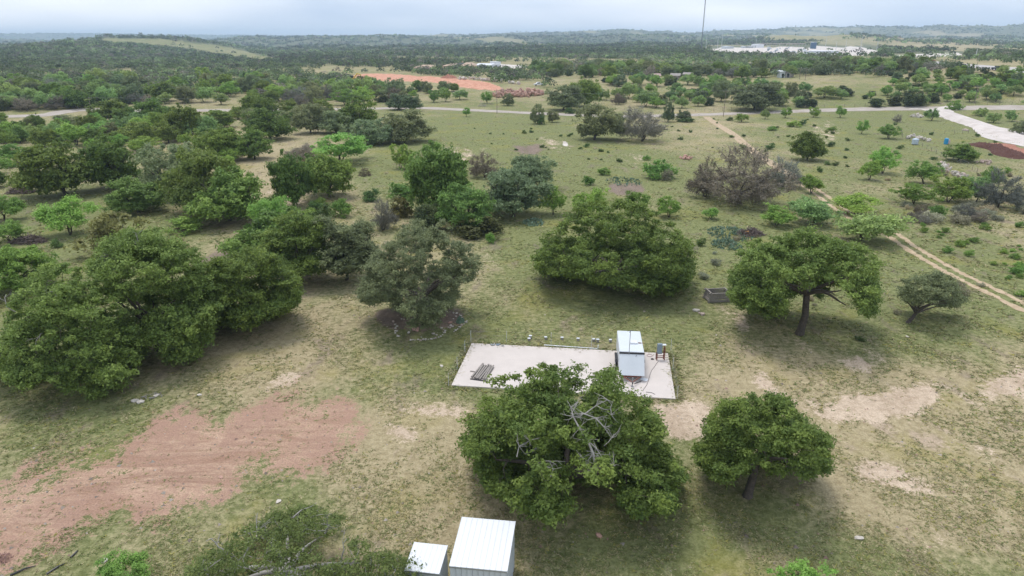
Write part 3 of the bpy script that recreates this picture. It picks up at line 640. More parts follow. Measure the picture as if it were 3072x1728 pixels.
for (k, cx, wd, top, bx, by, ncl, lpc, lf, cr_, opt, lab) in FG:
    base, rx, hh, lean = tree_frame(cx, wd, top, bx, by); seed += 7
    ol = [v_ for k_, v_ in OUTL.items() if lab.startswith(k_)]
    if ol:
        # crown outline: drawn in from the traced one by a clump radius, checked against where each clump stands
        shr = FPX*cr_*.45/depth(base); cxm = sum(q[0] for q in ol[0])/len(ol[0]); cym = sum(q[1] for q in ol[0])/len(ol[0])
        opt['keep'] = lambda c_, b0=base, o_=ol[0], sh=shr: np.logical_and.reduce([in_poly(*(lambda pr: (pr[0]+a_, pr[1]+e_))(project(c_[:, 0]+b0.x, c_[:, 1]+b0.y, c_[:, 2]+b0.z)), o_) for a_, e_ in ((sh, 0), (-sh, 0), (0, sh), (0, -sh))]) & (c_[:, 2] > .25)
    tme, cme = make_tree(seed, k, rx, hh, ncl, lpc, lf, cr_, lean=(lean, 0), **opt)
    if lab.startswith('thin-leaved'): tme.materials[0] = BARKG
    base_lpc = lpc
    nm, cat = NAMEOF[k]
    root = empty(nm, base, lab, cat); to = link('trunk', tme, root); co = link('crown', cme, root)
    co.color = (.90, .80, .95, 1) if lab.startswith('thin-leaved') else (1.08, 1.05, 1.05, 1)
    print(lab[:30], 'rx %.1f h %.1f' % (rx, hh))
    if lab.startswith('largest'):
        rg5 = np.random.default_rng(5)
        def W(a, c, extra=0):
            off = -3.0-(c-1040)/135*1.9-extra; dx_, dy_, dz_ = ray(a*D2, c*D2); t_ = (base.y+off)/dy_
            return np.array([dx_*t_-base.x, off, CAM_H+dz_*t_])
        for pts_, r0_ in (([(1500,1178),(1492,1140),(1478,1108),(1458,1078),(1442,1048),(1468,1040),(1498,1052),(1538,1044)], .13), ([(1442,1048),(1436,1025),(1452,1012)], .06), ([(1470,1042),(1500,1020),(1528,1006)], .06),
             ([(1498,1052),(1520,1075),(1538,1102)], .06), ([(1478,1108),(1500,1128),(1520,1160),(1545,1172)], .06), ([(1492,1140),(1478,1160),(1480,1185)], .05), ([(1300,1150),(1306,1122),(1332,1108)], .05), ([(1385,1200),(1392,1180),(1382,1160)], .05)):
            r0_ *= .68; P3 = [W(a, c) for a, c in pts_]; pths = [(P3, list(np.linspace(r0_, r0_*.3, len(P3))))]
            for q_ in P3[1:]:
                for _ in range(5):
                    d_ = unit(rg5.normal(size=3)*[1, .5, .8]); l_ = rg5.uniform(.35, .95); m_ = q_+d_*l_*.5+rg5.normal(size=3)*.08; pths.append(([q_, m_, m_+unit(d_+rg5.normal(size=3)*.4)*l_*.5], [.025, .016, .007]))
                    pths.append(([m_, m_+unit(d_+rg5.normal(size=3)*.8)*.3], [.012, .006]))
            v_, f_ = tubes_np(pths, 5); link('dead_limb', mesh_np('dead_limb', v_, f_, BARKG, smooth=True), root)
    if lab.startswith('thin-leaved'):
        dead_branches('dead_limb', root, 6, [(-1.5, .5, hh*.7, -.4, 0, .7), (2.0, 1.0, hh*.7, .6, .1, .6), (0, 2, hh*.75, .2, .3, .7), (3.2, -1, hh*.62, .5, -.3, .5), (-3.0, 0, hh*.58, -.4, .2, .5)], 1.5, .05, 3)
    if lab.startswith('leftmost') or lab.startswith('tallest'):
        dead_branches('dead_limb', root, 9+seed, [(-1.2, -2.0, hh*.75, -.3, -.5, .6), (1.4, -3.2, hh*.6, .4, -.5, .4), (.5, -1.0, hh*.85, .3, -.2, .8)], 1.9, .05, 2)
print('foreground trees', time.time()-T0)

# ---- library of middle-distance trees
LIB = {}
def lib(kind, n, rx, h, ncl, lpc, leaf, crad, **o):
    LIB[kind] = []
    for i in range(n):
        LIB[kind].append(make_tree(100+hash((kind.__len__(), ord(kind[0]), i)) % 9973, kind, rx, h, ncl, lpc, leaf, crad, lean=((i % 3-1)*.12*rx, 0), **o) + (rx, h))
lib('oak', 5, 5, 6.6, 270, 70, .25, .72)
lib('post', 4, 5, 6.6, 270, 70, .23, .72)
lib('gry', 4, 5, 6.2, 280, 70, .22, .68)
lib('mesq', 5, 3.5, 4.4, 140, 65, .17, .52)
lib('lite', 3, 4, 4.6, 120, 50, .24, .70)
lib('jun', 3, 3, 4.4, 110, 60, .24, .62, skirt=1)
lib('brn', 2, 3, 3.6, 110, 60, .24, .6, skirt=1)
lib('bare', 3, 5, 6.4, 200, 26, .15, .75)
lib('bush', 3, 2, 2.0, 60, 46, .15, .45, skirt=.2)
lib('dbush', 2, 2, 2.0, 60, 46, .15, .45, skirt=.2)
lib('gbush', 2, 2, 1.7, 60, 44, .12, .45, skirt=.2)
print('library', time.time()-T0)
rnd = random.Random(42)
PLACED = []
def place(kind, base, rx, hh, label, group=None, joined=False, var=None):
    tme, cme, r0, h0 = LIB[kind][rnd.randrange(len(LIB[kind])) if var is None else var % len(LIB[kind])]
    nm, cat = NAMEOF[kind]
    root = empty(nm, base, label, cat, group, rz=rnd.random()*6.28 if kind != 'x' else 0)
    root.scale = (rx/r0, rx/r0*rnd.uniform(.9, 1.1), hh/h0)
    b_ = rnd.uniform(.85, 1.42); t = rnd.uniform(-.12, .14)
    for n_, me in (('trunk', tme), ('crown', cme)):
        if n_ == 'trunk' and 'bush' in kind and rx < 1.2: continue
        o = link(n_, me, root); o.color = (b_*(1+t), b_, b_*(1-t*.5), 1)
    PLACED.append((base.x, base.y, rx))
    return root
# (kind, crown centre x, crown width, top, foot x, foot y, label) in photo pixels
HT = [
 ('oak',183,222,424,219,589,'spreading dark oak left of the near-black oak, its trunk bare below'),
 ('oak',338,170,412,350,567,'near-black oak with a visible dark trunk, upper left'),
 ('gry',520,200,424,515,588,'broad grey-green live oak right of the near-black oak'),
 ('post',622,218,448,588,642,'olive oak just behind the brightest oak of the left grove'),
 ('oak',690,235,500,688,662,'bright green oak on two trunks, front of the left grove'),
 ('post',395,172,527,447,636,'open oak with dead white branches below, behind the mesquite'),
 ('brn',358,195,630,350,762,'low olive-brown tree behind the tallest olive oak'),
 ('mesq',203,152,590,223,704,'vase-shaped bright mesquite alone on the left grass'),
 ('mesq',24,126,578,4,664,'pale mesquite cut by the left edge, above the brush pile'),
 ('mesq',30,98,663,30,728,'small mesquite at the left edge beside the long brush pile'),
 ('bush',543,128,648,545,695,'light green mesquite thicket peeping over the tallest olive oak'),
 ('mesq',815,130,590,815,700,'yellow-green tree top left of the dark oaks, centre left'),
 ('oak',826,240,622,830,772,'dark oak below the yellow-green tree top'),
 ('oak',873,124,462,895,617,'oak at the left of the shaded grove, leaning trunk'),
 ('oak',992,170,465,985,592,'dark oak over two black trunks in the shaded grove'),
 ('oak',655,130,382,655,480,'left oak of the pair above the dry lane'),
 ('oak',755,108,388,779,478,'right oak of the pair above the dry lane, one dark trunk'),
 ('mesq',440,90,408,435,447,'light green mesquite between the near-black oak and the dry lane'),
 ('mesq',58,118,428,60,490,'pale green thicket at the left edge, mid height'),
 ('oak',-12,62,495,-12,562,'dark oak mostly outside the left edge'),
 ('mesq',1030,165,395,1010,487,'brightest green mesquite above the shaded grove'),
 ('bare',912,110,432,905,478,'grey bare thicket left of the brightest mesquite'),
 ('mesq',1196,74,432,1211,507,'thin mesquite on a curved stem left of the tall dark oak'),
 ('oak',1306,192,440,1300,642,'tall dark oak standing in the centre of the picture'),
 ('mesq',1290,110,428,1285,525,'yellow-green mesquite behind the tall dark centre oak'),
 ('post',1396,172,551,1400,685,'olive oak with a grey trunk, right front of the tall centre oak'),
 ('bare',1451,92,455,1455,532,'small grey tree right behind the tall centre oak'),
 ('gry',1535,222,498,1545,650,'wide grey live oak in the centre clump'),
 ('gry',1592,136,466,1600,572,'grey live oak topping the right of the centre clump'),
 ('mesq',1667,76,560,1648,644,'slender bright mesquite at the right end of the centre clump'),
 ('mesq',1765,114,562,1780,657,'bright mesquite left behind the wide dome-shaped oak'),
 ('mesq',2006,74,590,2008,652,'bright mesquite right behind the wide dome-shaped oak'),
 ('mesq',1905,90,572,1905,640,'green tree top just behind the crest of the wide dome-shaped oak'),
 ('brn',1438,150,645,1440,703,'row of brown-green junipers at the foot of the olive oak'),
 ('brn',1206,72,590,1206,650,'brownish juniper left of the olive oak'),
 ('jun',1270,90,610,1272,690,'dark green juniper under the tall centre oak'),
 ('bush',1202,88,548,1205,599,'bright rounded bush left of the tall centre oak'),
 ('dbush',1112,58,566,1112,602,'dark bush below the brown dry brush heap'),
 ('bush',1020,76,590,1025,648,'bright bush behind the dark oaks, centre left'),
 ('bare',1150,90,590,1150,690,'dead grey tree behind the stone-ring tree'),
 ('dbush',960,110,620,960,700,'deep green thicket between the dark oaks and the dead grey tree'),
 ('bush',1966,98,475,1966,533,'bright green bushy mesquite alone in the middle pasture'),
 ('gbush',2008,40,508,2010,541,'small grey bush right of the lone bright mesquite'),
 ('bush',1767,38,526,1767,556,'round green bush in the pasture, largest of the small ones'),
 ('bush',1811,38,502,1811,526,'thin low bush in the pasture above the round green bush'),
 ('bush',1938,26,464,1938,480,'little round bush just above the lone bright mesquite'),
 ('bush',1469,34,698,1469,730,'small bright bush right of the stone-ring tree'),
 ('bare',2215,255,438,2235,612,'huge grey leafless thicket tree beside the dirt track'),
 ('bare',2358,118,465,2330,560,'grey leafless tree leaning right over the dirt track'),
 ('bare',2110,110,470,2120,590,'grey leafless tree at the left end of the huge bare thicket'),
 ('oak',2425,102,392,2415,480,'lone near-black oak right of the track'),
 ('mesq',2436,66,522,2430,580,'small green mesquite standing on the track edge'),
 ('mesq',2328,108,614,2330,676,'bright bush left of the track, behind the umbrella-shaped oak'),
 ('lite',2445,140,590,2440,672,'dark-centred mesquite on the track, behind the umbrella-shaped oak'),
 ('mesq',2568,132,580,2560,642,'flat-topped mesquite leaning over the track'),
 ('lite',2580,188,630,2600,722,'grey and green thicket behind the right of the umbrella-shaped oak'),
 ('mesq',2605,64,478,2608,540,'lower left tree of the pair in the right pasture'),
 ('mesq',2645,86,440,2650,520,'upper right tree of the pair in the right pasture'),
 ('mesq',2775,98,485,2770,552,'green mesquite left of the pale rock pile'),
 ('oak',2874,96,428,2876,482,'round dark mesquite left of the dark soil heap'),
 ('mesq',2740,102,545,2742,612,'left green tree of the row below the rock pile'),
 ('mesq',2845,130,525,2840,607,'middle green tree of the row below the rock pile'),
 ('lite',2925,80,530,2930,606,'right green tree of the row below the rock pile'),
 ('bare',3000,130,500,2985,622,'grey twisted tree at the right edge below the dark soil heap'),
 ('mesq',2975,78,496,2985,560,'green crown above the grey twisted tree'),
 ('bush',2820,54,612,2820,652,'bright bush among the grey brush on the right'),
 ('mesq',2131,52,620,2131,657,'small yellow-green mesquite right of the wide dome-shaped oak'),
 ('dbush',2104,32,712,2104,738,'dark upright bush left of the prickly pears'),
 ('bush',2908,28,746,2908,768,'small bright bush in the right pasture above the track'),
 ('bush',2955,34,670,2957,688,'low bright bush far right above the track'),
 ('mesq',370,165,1655,372,1750,'bright yellow-green young mesquite at the bottom left edge'),
 ('mesq',2415,215,1692,2410,1800,'bright green tree top cut by the bottom edge, lower right'),
 ('dbush',2576,32,1008,2576,1020,'tiny dark bush right of the umbrella-shaped oak'),
 ('dbush',170,38,716,168,742,'dark small bush right of the long brush pile'),
 # pasture in front of the gravel road
 ('mesq',2225,42,341,2225,366,'rounded mesquite first right of where the track meets the road'),
 ('lite',2295,26,328,2295,357,'sparse pale mesquite second right of the track mouth'),
 ('mesq',2355,32,322,2355,354,'mesquite third right of the track mouth, on two stems'),
 ('mesq',2440,38,321,2440,352,'round mesquite fourth right of the track mouth'),
 ('mesq',2520,34,317,2520,353,'tufted mesquite fifth right of the track mouth, against the road'),
 ('bare',2690,28,342,2690,367,'tiny leafless tree left of the white driveway'),
 ('lite',2795,42,325,2795,362,'bent mesquite beside the white driveway'),
 ('mesq',2584,36,360,2584,402,'single-stemmed mesquite in the right pasture'),
 ('mesq',2665,66,373,2665,416,'umbrella mesquite on forked stems at the fence corner'),
 ('mesq',2862,38,300,2862,342,'tree standing between the road and the white driveway'),
 ('lite',2940,40,322,2940,354,'left tree of the three right of the driveway'),
 ('lite',2978,46,338,2978,369,'middle tree of the three right of the driveway'),
 ('lite',3034,32,330,3034,366,'right tree of the three right of the driveway'),
 ('gry',3058,54,360,3058,402,'grey-green tree on the driveway bend at the right edge'),
 ('lite',3046,56,300,3046,338,'pale tree at the right edge above the driveway'),
 ('mesq',1399,24,322,1399,350,'little lollipop mesquite just below the gravel road'),
 ('gry',1612,46,311,1612,372,'scraggy live oak on the near side of the road, left of the dark pair'),
 ('dbush',1625,24,345,1625,374,'dark juniper bush at the foot of the scraggy live oak'),
 ('gry',1657,34,332,1655,367,'small leaning live oak left of the dark pair'),
 ('gry',1782,140,314,1785,420,'dark grey-green live oak, left of the dark pair in the upper pasture'),
 ('bare',1928,150,318,1925,424,'brownish grey round tree, right of the dark pair in the upper pasture'),
 ('gry',1855,50,340,1855,395,'narrow dark tree between the dark pair'),
 ('gry',2000,40,305,2010,366,'twisted live oak with bare limbs across the road line'),
 ('gry',2050,44,330,2040,362,'low live oak crown leaning right at the roadside'),
 ('dbush',2055,66,352,2055,366,'dark green thicket under the twisted live oak'),
 ('dbush',2190,22,350,2190,362,'round dark bush at the left of the track mouth'),
 ('dbush',2408,24,358,2408,376,'dark round bush in the upper right pasture'),
 ('bush',2382,44,362,2382,381,'broad low green bush in the upper right pasture'),
 ('bush',2318,34,376,2318,391,'low bright bush by the track, upper right'),
 ('bush',2495,28,378,2495,392,'low green bush between the two pasture mesquites'),
 ('dbush',2230,26,432,2230,448,'dark bush below the track, left side'),
 ('dbush',2312,30,430,2312,448,'dark green bush right of the track, above the near-black oak'),
 ('dbush',2492,26,424,2492,440,'dark bush right of the lone near-black oak'),
 ('dbush',2456,18,498,2456,516,'small dark bush below the lone near-black oak'),
 # behind the road, right
 ('gry',2262,166,249,2262,330,'broad live oak right behind the road, the widest there'),
 ('jun',2402,40,297,2402,323,'left one of the two dark junipers behind the road'),
 ('jun',2438,38,296,2438,323,'right one of the two dark junipers behind the road'),
 ('lite',2390,34,288,2388,315,'pale mesquite above the left dark juniper'),
 ('oak',2340,50,278,2335,318,'dark tree crown touching the right side of the broad live oak'),
 ('jun',2537,56,262,2537,289,'wide dark juniper in the pasture behind the road'),
 ('lite',2472,66,256,2475,294,'pale thicket left of the wide dark juniper'),
 ('jun',2632,48,294,2632,320,'dark juniper by the road, left of the right-hand thicket'),
 ('jun',2680,44,288,2680,318,'dark juniper leading the right-hand roadside thicket'),
 ('jun',2728,64,280,2728,320,'largest dark juniper of the roadside thicket'),
 ('lite',2762,44,282,2762,314,'green tree at the end of the roadside thicket'),
 ('lite',2094,38,285,2094,319,'green mesquite by the pole behind the road'),
 ('gry',2165,54,238,2163,304,'upright grey tree behind the road, left of the broad live oak'),
 ('bare',1858,42,278,1852,314,'small bare tree with forked white stems behind the road'),
 ('lite',1820,20,268,1820,302,'thin tree right of the big dark thicket behind the road'),
 ('gry',1690,120,256,1690,330,'big dark live oak behind the road, left half of the thicket'),
 ('oak',1752,96,238,1755,320,'dark oak, right half of the thicket behind the road'),
 ('dbush',1708,34,322,1708,341,'rounded dark bush on the far roadside'),
 ('lite',1885,52,246,1885,296,'green tree with dark foot behind the small bare tree'),
 ('lite',1935,66,270,1940,320,'bright mesquite behind the brownish grey round tree'),
 ('mesq',1965,50,290,1970,325,'bright tree right behind the brownish grey round tree'),
 ('lite',2045,40,290,2045,325,'pale bushy tree by the road right of the twisted oak'),
 ('mesq',1301,36,270,1301,308,'left of the three mesquites beside the red clearing'),
 ('mesq',1337,38,266,1337,306,'middle of the three mesquites beside the red clearing'),
 ('lite',1380,44,268,1380,300,'right of the three mesquites beside the red clearing'),
 ('mesq',1462,38,276,1462,312,'mesquite left of the red boulder heap'),
 ('gry',1525,36,280,1523,318,'dark small tree in front of the red boulder heap'),
 ('gry',1195,64,280,1195,330,'live oak at the roadside, left of a pair'),
 ('gry',1242,62,284,1240,333,'live oak at the roadside, right of a pair'),
 ('oak',1080,130,295,1075,390,'dark oak above the big grey oaks near the road'),
 ('gry',1128,120,355,1122,432,'grey live oak left of the pair in the open field'),
 ('gry',1215,160,328,1212,425,'largest grey live oak at the edge of the open field'),
 ('gry',1010,110,330,1005,400,'grey live oak left of the dark roadside oak'),
 ('gry',930,100,310,935,398,'grey live oak behind the lit grove, fourth from the road'),
 ('oak',813,138,322,810,418,'round dark oak with thick trunk over shaded bare ground'),
 ('oak',770,90,280,770,350,'dark oak behind the round dark oak'),
 ('oak',548,110,318,552,418,'oak on a pale forked trunk, upper left'),
 ('oak',648,92,330,650,385,'dark oak next to the pale forked trunk oak'),
 ('oak',430,130,365,435,420,'dark oak in front of the upper left grass'),
 ('oak',330,120,298,330,365,'dark oak on the road, beside the left utility pole'),
 ('oak',380,66,322,380,368,'smaller green oak by the hidden road'),
 ('oak',470,120,292,480,368,'wide dark oak over the hidden road'),
 ('mesq',312,100,366,312,410,'bright mesquite thicket above the near-black oak'),
 ('gry',100,50,352,80,400,'greyish tree near the left driveway'),
 ('oak',122,40,345,120,398,'narrow dark tree near the left driveway'),
 ('gry',200,76,344,200,385,'rounded grey tree in the upper left brush'),
 ('mesq',60,60,368,60,405,'pale mesquite at the upper left edge'),
 ('lite',225,70,388,225,425,'light green thicket in the upper left brush'),
 ('oak',160,100,392,160,430,'dark thicket left of the light green one'),
 ('oak',640,100,395,640,432,'dark grove tree behind the olive oak'),
 ('bare',268,30,375,268,415,'small grey dead tree in the upper left brush'),
]
for (k, cx, wd, top, bx, by, lab) in HT:
    base, rx, hh, lean = tree_frame(cx, wd, top, bx, by)
    r_ = place(k, base + Vector((lean*.6, 0, 0)), rx*1.03, hh*1.0, lab)

# ---- belts of trees filled between the single ones
ROADPX = np.array([(0,355),(194,341),(404,333),(700,331),(1150,326),(1408,331),(1571,338),(1863,349),(2073,345),(2450,332),(2860,325),(3072,325)])
CLEAR = [poly((885,180),(1245,198),(1245,232),(1100,229),(885,212)), ell(975,195,95,10,.03), ell(1150,206,95,9,.08), ell(1190,214,80,10,.12), ell(1330,212,60,10), poly((1130,232),(1360,232),(1420,300),(1060,300)), poly((1180,160),(1330,160),(1330,174),(1180,174)),
 poly((1960,196),(2080,190),(2200,196),(2230,206),(2160,216),(2000,212),(1940,205)), poly((2340,150),(2576,162),(2576,188),(2330,165)), poly((1400,222),(1560,222),(1750,216),(1750,232),(1400,236)), poly((1500,150),(1600,152),(1590,160),(1500,158)),
 poly((2130,222),(2240,215),(2260,235),(2150,240)), poly((200,270),(350,262),(360,280),(180,290)), poly((540,196),(640,192),(640,205),(540,205)), poly((280,178),(340,172),(330,182),(270,186)),
 poly((560,255),(700,262),(720,282),(560,290)), ell(1930,188,24,6), ell(1665,192,50,4)]
def ok_spot(px, py, m=8):
    ry = np.interp(px, ROADPX[:, 0], ROADPX[:, 1])
    if ry-2 < py < ry+13+m: return False
    for pg in CLEAR:
        if in_poly(np.array([px]), np.array([py]), pg)[0]: return False
    if abs(py-np.interp(px, [2560, 2722, 2877, 3072], [175, 182, 196, 213])) < 7 and px > 2560: return False
    return True
BELTS = [ # polygon, species weights, how many, radius range m, min gap factor, where, group
 (poly((-20,225),(150,215),(400,215),(600,205),(760,215),(900,222),(1020,240),(1020,268),(700,270),(400,262),(230,268),(-20,280)), dict(oak=3, gry=4, lite=4, mesq=3, bare=2, jun=1), 140, (3.4, 5.8), .62, 'in the left wood beyond the road', 'trees in the left wood beyond the road'),
 (poly((-20,262),(150,262),(280,255),(380,262),(380,268),(150,275),(-20,285)), dict(bare=3, oak=3, jun=2), 24, (3.8, 5.6), .6, 'in the brown thicket behind the road', 'trees in the thicket behind the left road'),
 (poly((-20,318),(200,318),(400,320),(400,345),(520,350),(560,365),(300,372),(-20,372)), dict(mesq=4, lite=2, oak=3, post=2, gry=1), 38, (2.4, 4.2), .75, 'in the upper left brush', 'trees in the upper left brush'),
 (poly((560,290),(900,282),(900,330),(640,330)), dict(oak=4, gry=3, post=2), 10, (3, 4.6), .8, 'in the grove below the hidden road', 'trees in the grove below the road'),
 (poly((870,216),(1180,231),(1180,240),(1030,250),(880,245)), dict(oak=3, gry=3, lite=3, mesq=2, jun=1), 24, (2.4, 3.8), .75, 'in the trees by the red clearing', 'trees round the red clearing'),
 (poly((1340,170),(1700,172),(1990,180),(1990,196),(1700,202),(1340,194)), dict(oak=3, gry=4, lite=3, jun=2, bare=1), 95, (3.2, 5.4), .62, 'in the wood before the pale houses', 'trees of the middle wood'),
 (poly((1480,205),(1760,212),(1960,216),(1960,236),(1760,240),(1560,225)), dict(lite=4, mesq=2, gry=2, jun=2), 40, (2.4, 4.4), .7, 'in the brush below the farm sheds', 'trees between the road and the farm sheds'),
 (poly((1990,170),(2340,160),(2340,180),(2200,190),(1990,188)), dict(gry=4, oak=3, lite=4, bare=2), 60, (3, 5.2), .62, 'in the trees round the farm building', 'trees round the white farm building'),
 (poly((2230,190),(2576,178),(2600,225),(2300,235),(2230,215)), dict(lite=5, mesq=3, jun=4, gry=1, oak=1), 74, (1.8, 3.2), .8, 'in the scattered brush below the highway', 'brush trees below the highway'),
 (poly((2060,228),(2576,236),(2576,262),(2300,262),(2060,250)), dict(lite=3, jun=3, mesq=2), 36, (1.8, 3.4), .8, 'in the right pasture strip', 'trees in the right pasture strip'),
 (poly((1180,232),(1330,236),(1330,252),(1150,250)), dict(mesq=3, lite=3, gry=2), 8, (1.8, 3.0), .9, 'in the grass by the boulder heap', 'trees near the boulder heap'),
 (poly((1480,234),(2040,234),(2040,262),(1720,268),(1500,256)), dict(lite=4, mesq=3, gry=3, jun=2), 44, (2.0, 3.8), .75, 'in the belt behind the middle road', 'trees behind the middle road'),
 (poly((-20,372),(230,372),(560,372),(640,400),(560,440),(420,440),(300,400),(-20,440)), dict(bush=4, dbush=3, mesq=3), 22, (1.4, 2.8), .62, 'in the low thicket between the upper left oaks', 'shrubs between the upper left oaks'),
 (poly((560,520),(760,500),(860,480),(860,520),(760,580),(620,600)), dict(bush=4, dbush=4), 16, (1.0, 2.0), .9, 'in the undergrowth behind the big left clump', 'undergrowth of the left oaks'),
 (poly((2240,520),(2576,500),(2620,560),(2300,565)), dict(gbush=6, bare=1), 26, (1.0, 2.0), .7, 'in the grey brush patch', 'grey bushes on the right'),
]
LOOK = {'oak': 'dark green oak', 'post': 'olive green oak', 'gry': 'grey-green live oak', 'lite': 'pale green mesquite', 'mesq': 'bright green mesquite', 'bare': 'brownish grey leafless tree', 'jun': 'near-black juniper', 'gbush': 'low grey bush', 'bush': 'bright green bush', 'dbush': 'dark green bush'}
rb = random.Random(7); n_auto = 0
seen_lab = {}
auto = []
for pg, wts, cnt, rr_, gap, where, grp in BELTS:
    wphr = where.split(' ', 1)[1]; x0b, x1b = min(q[0] for q in pg), max(q[0] for q in pg)
    xs = [q[0] for q in pg]; ys = [q[1] for q in pg]; tries = 0; got = 0; ks = list(wts); kw = list(wts.values())
    while got < cnt and tries < cnt*60:
        tries += 1
        px, py = rb.uniform(min(xs), max(xs)), rb.uniform(min(ys), max(ys))
        if not in_poly(np.array([px]), np.array([py]), pg)[0] or not ok_spot(px, py): continue
        base = P(px, py); r0 = rb.uniform(*rr_); k = rb.choices(ks, kw)[0]
        if k in ('jun',): r0 *= .7
        if any((base.x-a)**2+(base.y-b_)**2 < ((r0+c_)*gap)**2 for a, b_, c_ in PLACED): continue
        hf = {'jun': 1.25, 'gbush': .85, 'bush': .95, 'dbush': .95, 'bare': 1.25, 'mesq': 1.4}.get(k, 1.5)*rb.uniform(.85, 1.15)
        size = 'small ' if r0 < rr_[0]+.33*(rr_[1]-rr_[0]) else ('large ' if r0 > rr_[0]+.7*(rr_[1]-rr_[0]) else '')
        sec = int(min(4, 5*(px-x0b)/(x1b-x0b))); ym = np.median([q[1] for q in pg])
        lab = size+LOOK[k]+', '+['far left', 'left', 'middle', 'right', 'far right'][sec]+(' front' if py > ym else ' rear')+' of '+wphr
        place(k, base, r0, r0*hf, lab, lab); got += 1; n_auto += 1
print('auto trees', n_auto, 'hand', len(HT)+len(FG), time.time()-T0)

# ---- small bushes scattered in the pastures: countable ones
rs = random.Random(99); got = 0
SB = [(poly((1640,290),(2200,300),(2500,340),(2560,430),(2100,430),(1750,370),(1640,330)), 46, 'dbush', 'small dark bush in the stony pasture', 'small dark bushes in the stony pasture'),
      (poly((1180,320),(1440,320),(1640,400),(1500,420),(1200,360)), 22, 'dbush', 'tiny dark bush in the pasture left of the dark pair', 'tiny bushes in the left pasture'),
      (poly((1700,540),(1850,560),(1900,690),(2240,700),(2576,650),(2576,700),(2250,830),(1750,700)), 22, 'gbush', 'low grey weed clump by the prickly pears', 'grey weed clumps'),
      (poly((2250,560),(2576,560),(2576,760),(2400,660)), 26, 'bush', 'low green weed clump in the right pasture above the track', 'green weed clumps on the right'),
      (poly((2220,430),(2576,440),(2576,500),(2230,540)), 20, 'gbush', 'low grey weed clump near the pale rock pile', 'weed clumps by the rock pile')]
for pg, cnt, k, lab, grp in SB:
    xs = [q[0] for q in pg]; ys = [q[1] for q in pg]; got = 0; tr_ = 0
    while got < cnt and tr_ < 4000:
        tr_ += 1; px, py = rs.uniform(min(xs), max(xs)), rs.uniform(min(ys), max(ys))
        if not in_poly(np.array([px]), np.array([py]), pg)[0]: continue
        base = P(px, py); r0 = rs.uniform(.35, .95)
        if any((base.x-a)**2+(base.y-b_)**2 < ((r0+c_)*1.05)**2 for a, b_, c_ in PLACED): continue
        nx, ny = (px-min(xs))/(max(xs)-min(xs)), (py-min(ys))/(max(ys)-min(ys))
        place(k, base, r0, r0*rs.uniform(.8, 1.2), lab+', '+['far left', 'left', 'middle', 'right', 'far right'][int(min(4, nx*5))]+[' rear', ' centre', ' front'][int(min(2, ny*3))], grp); got += 1

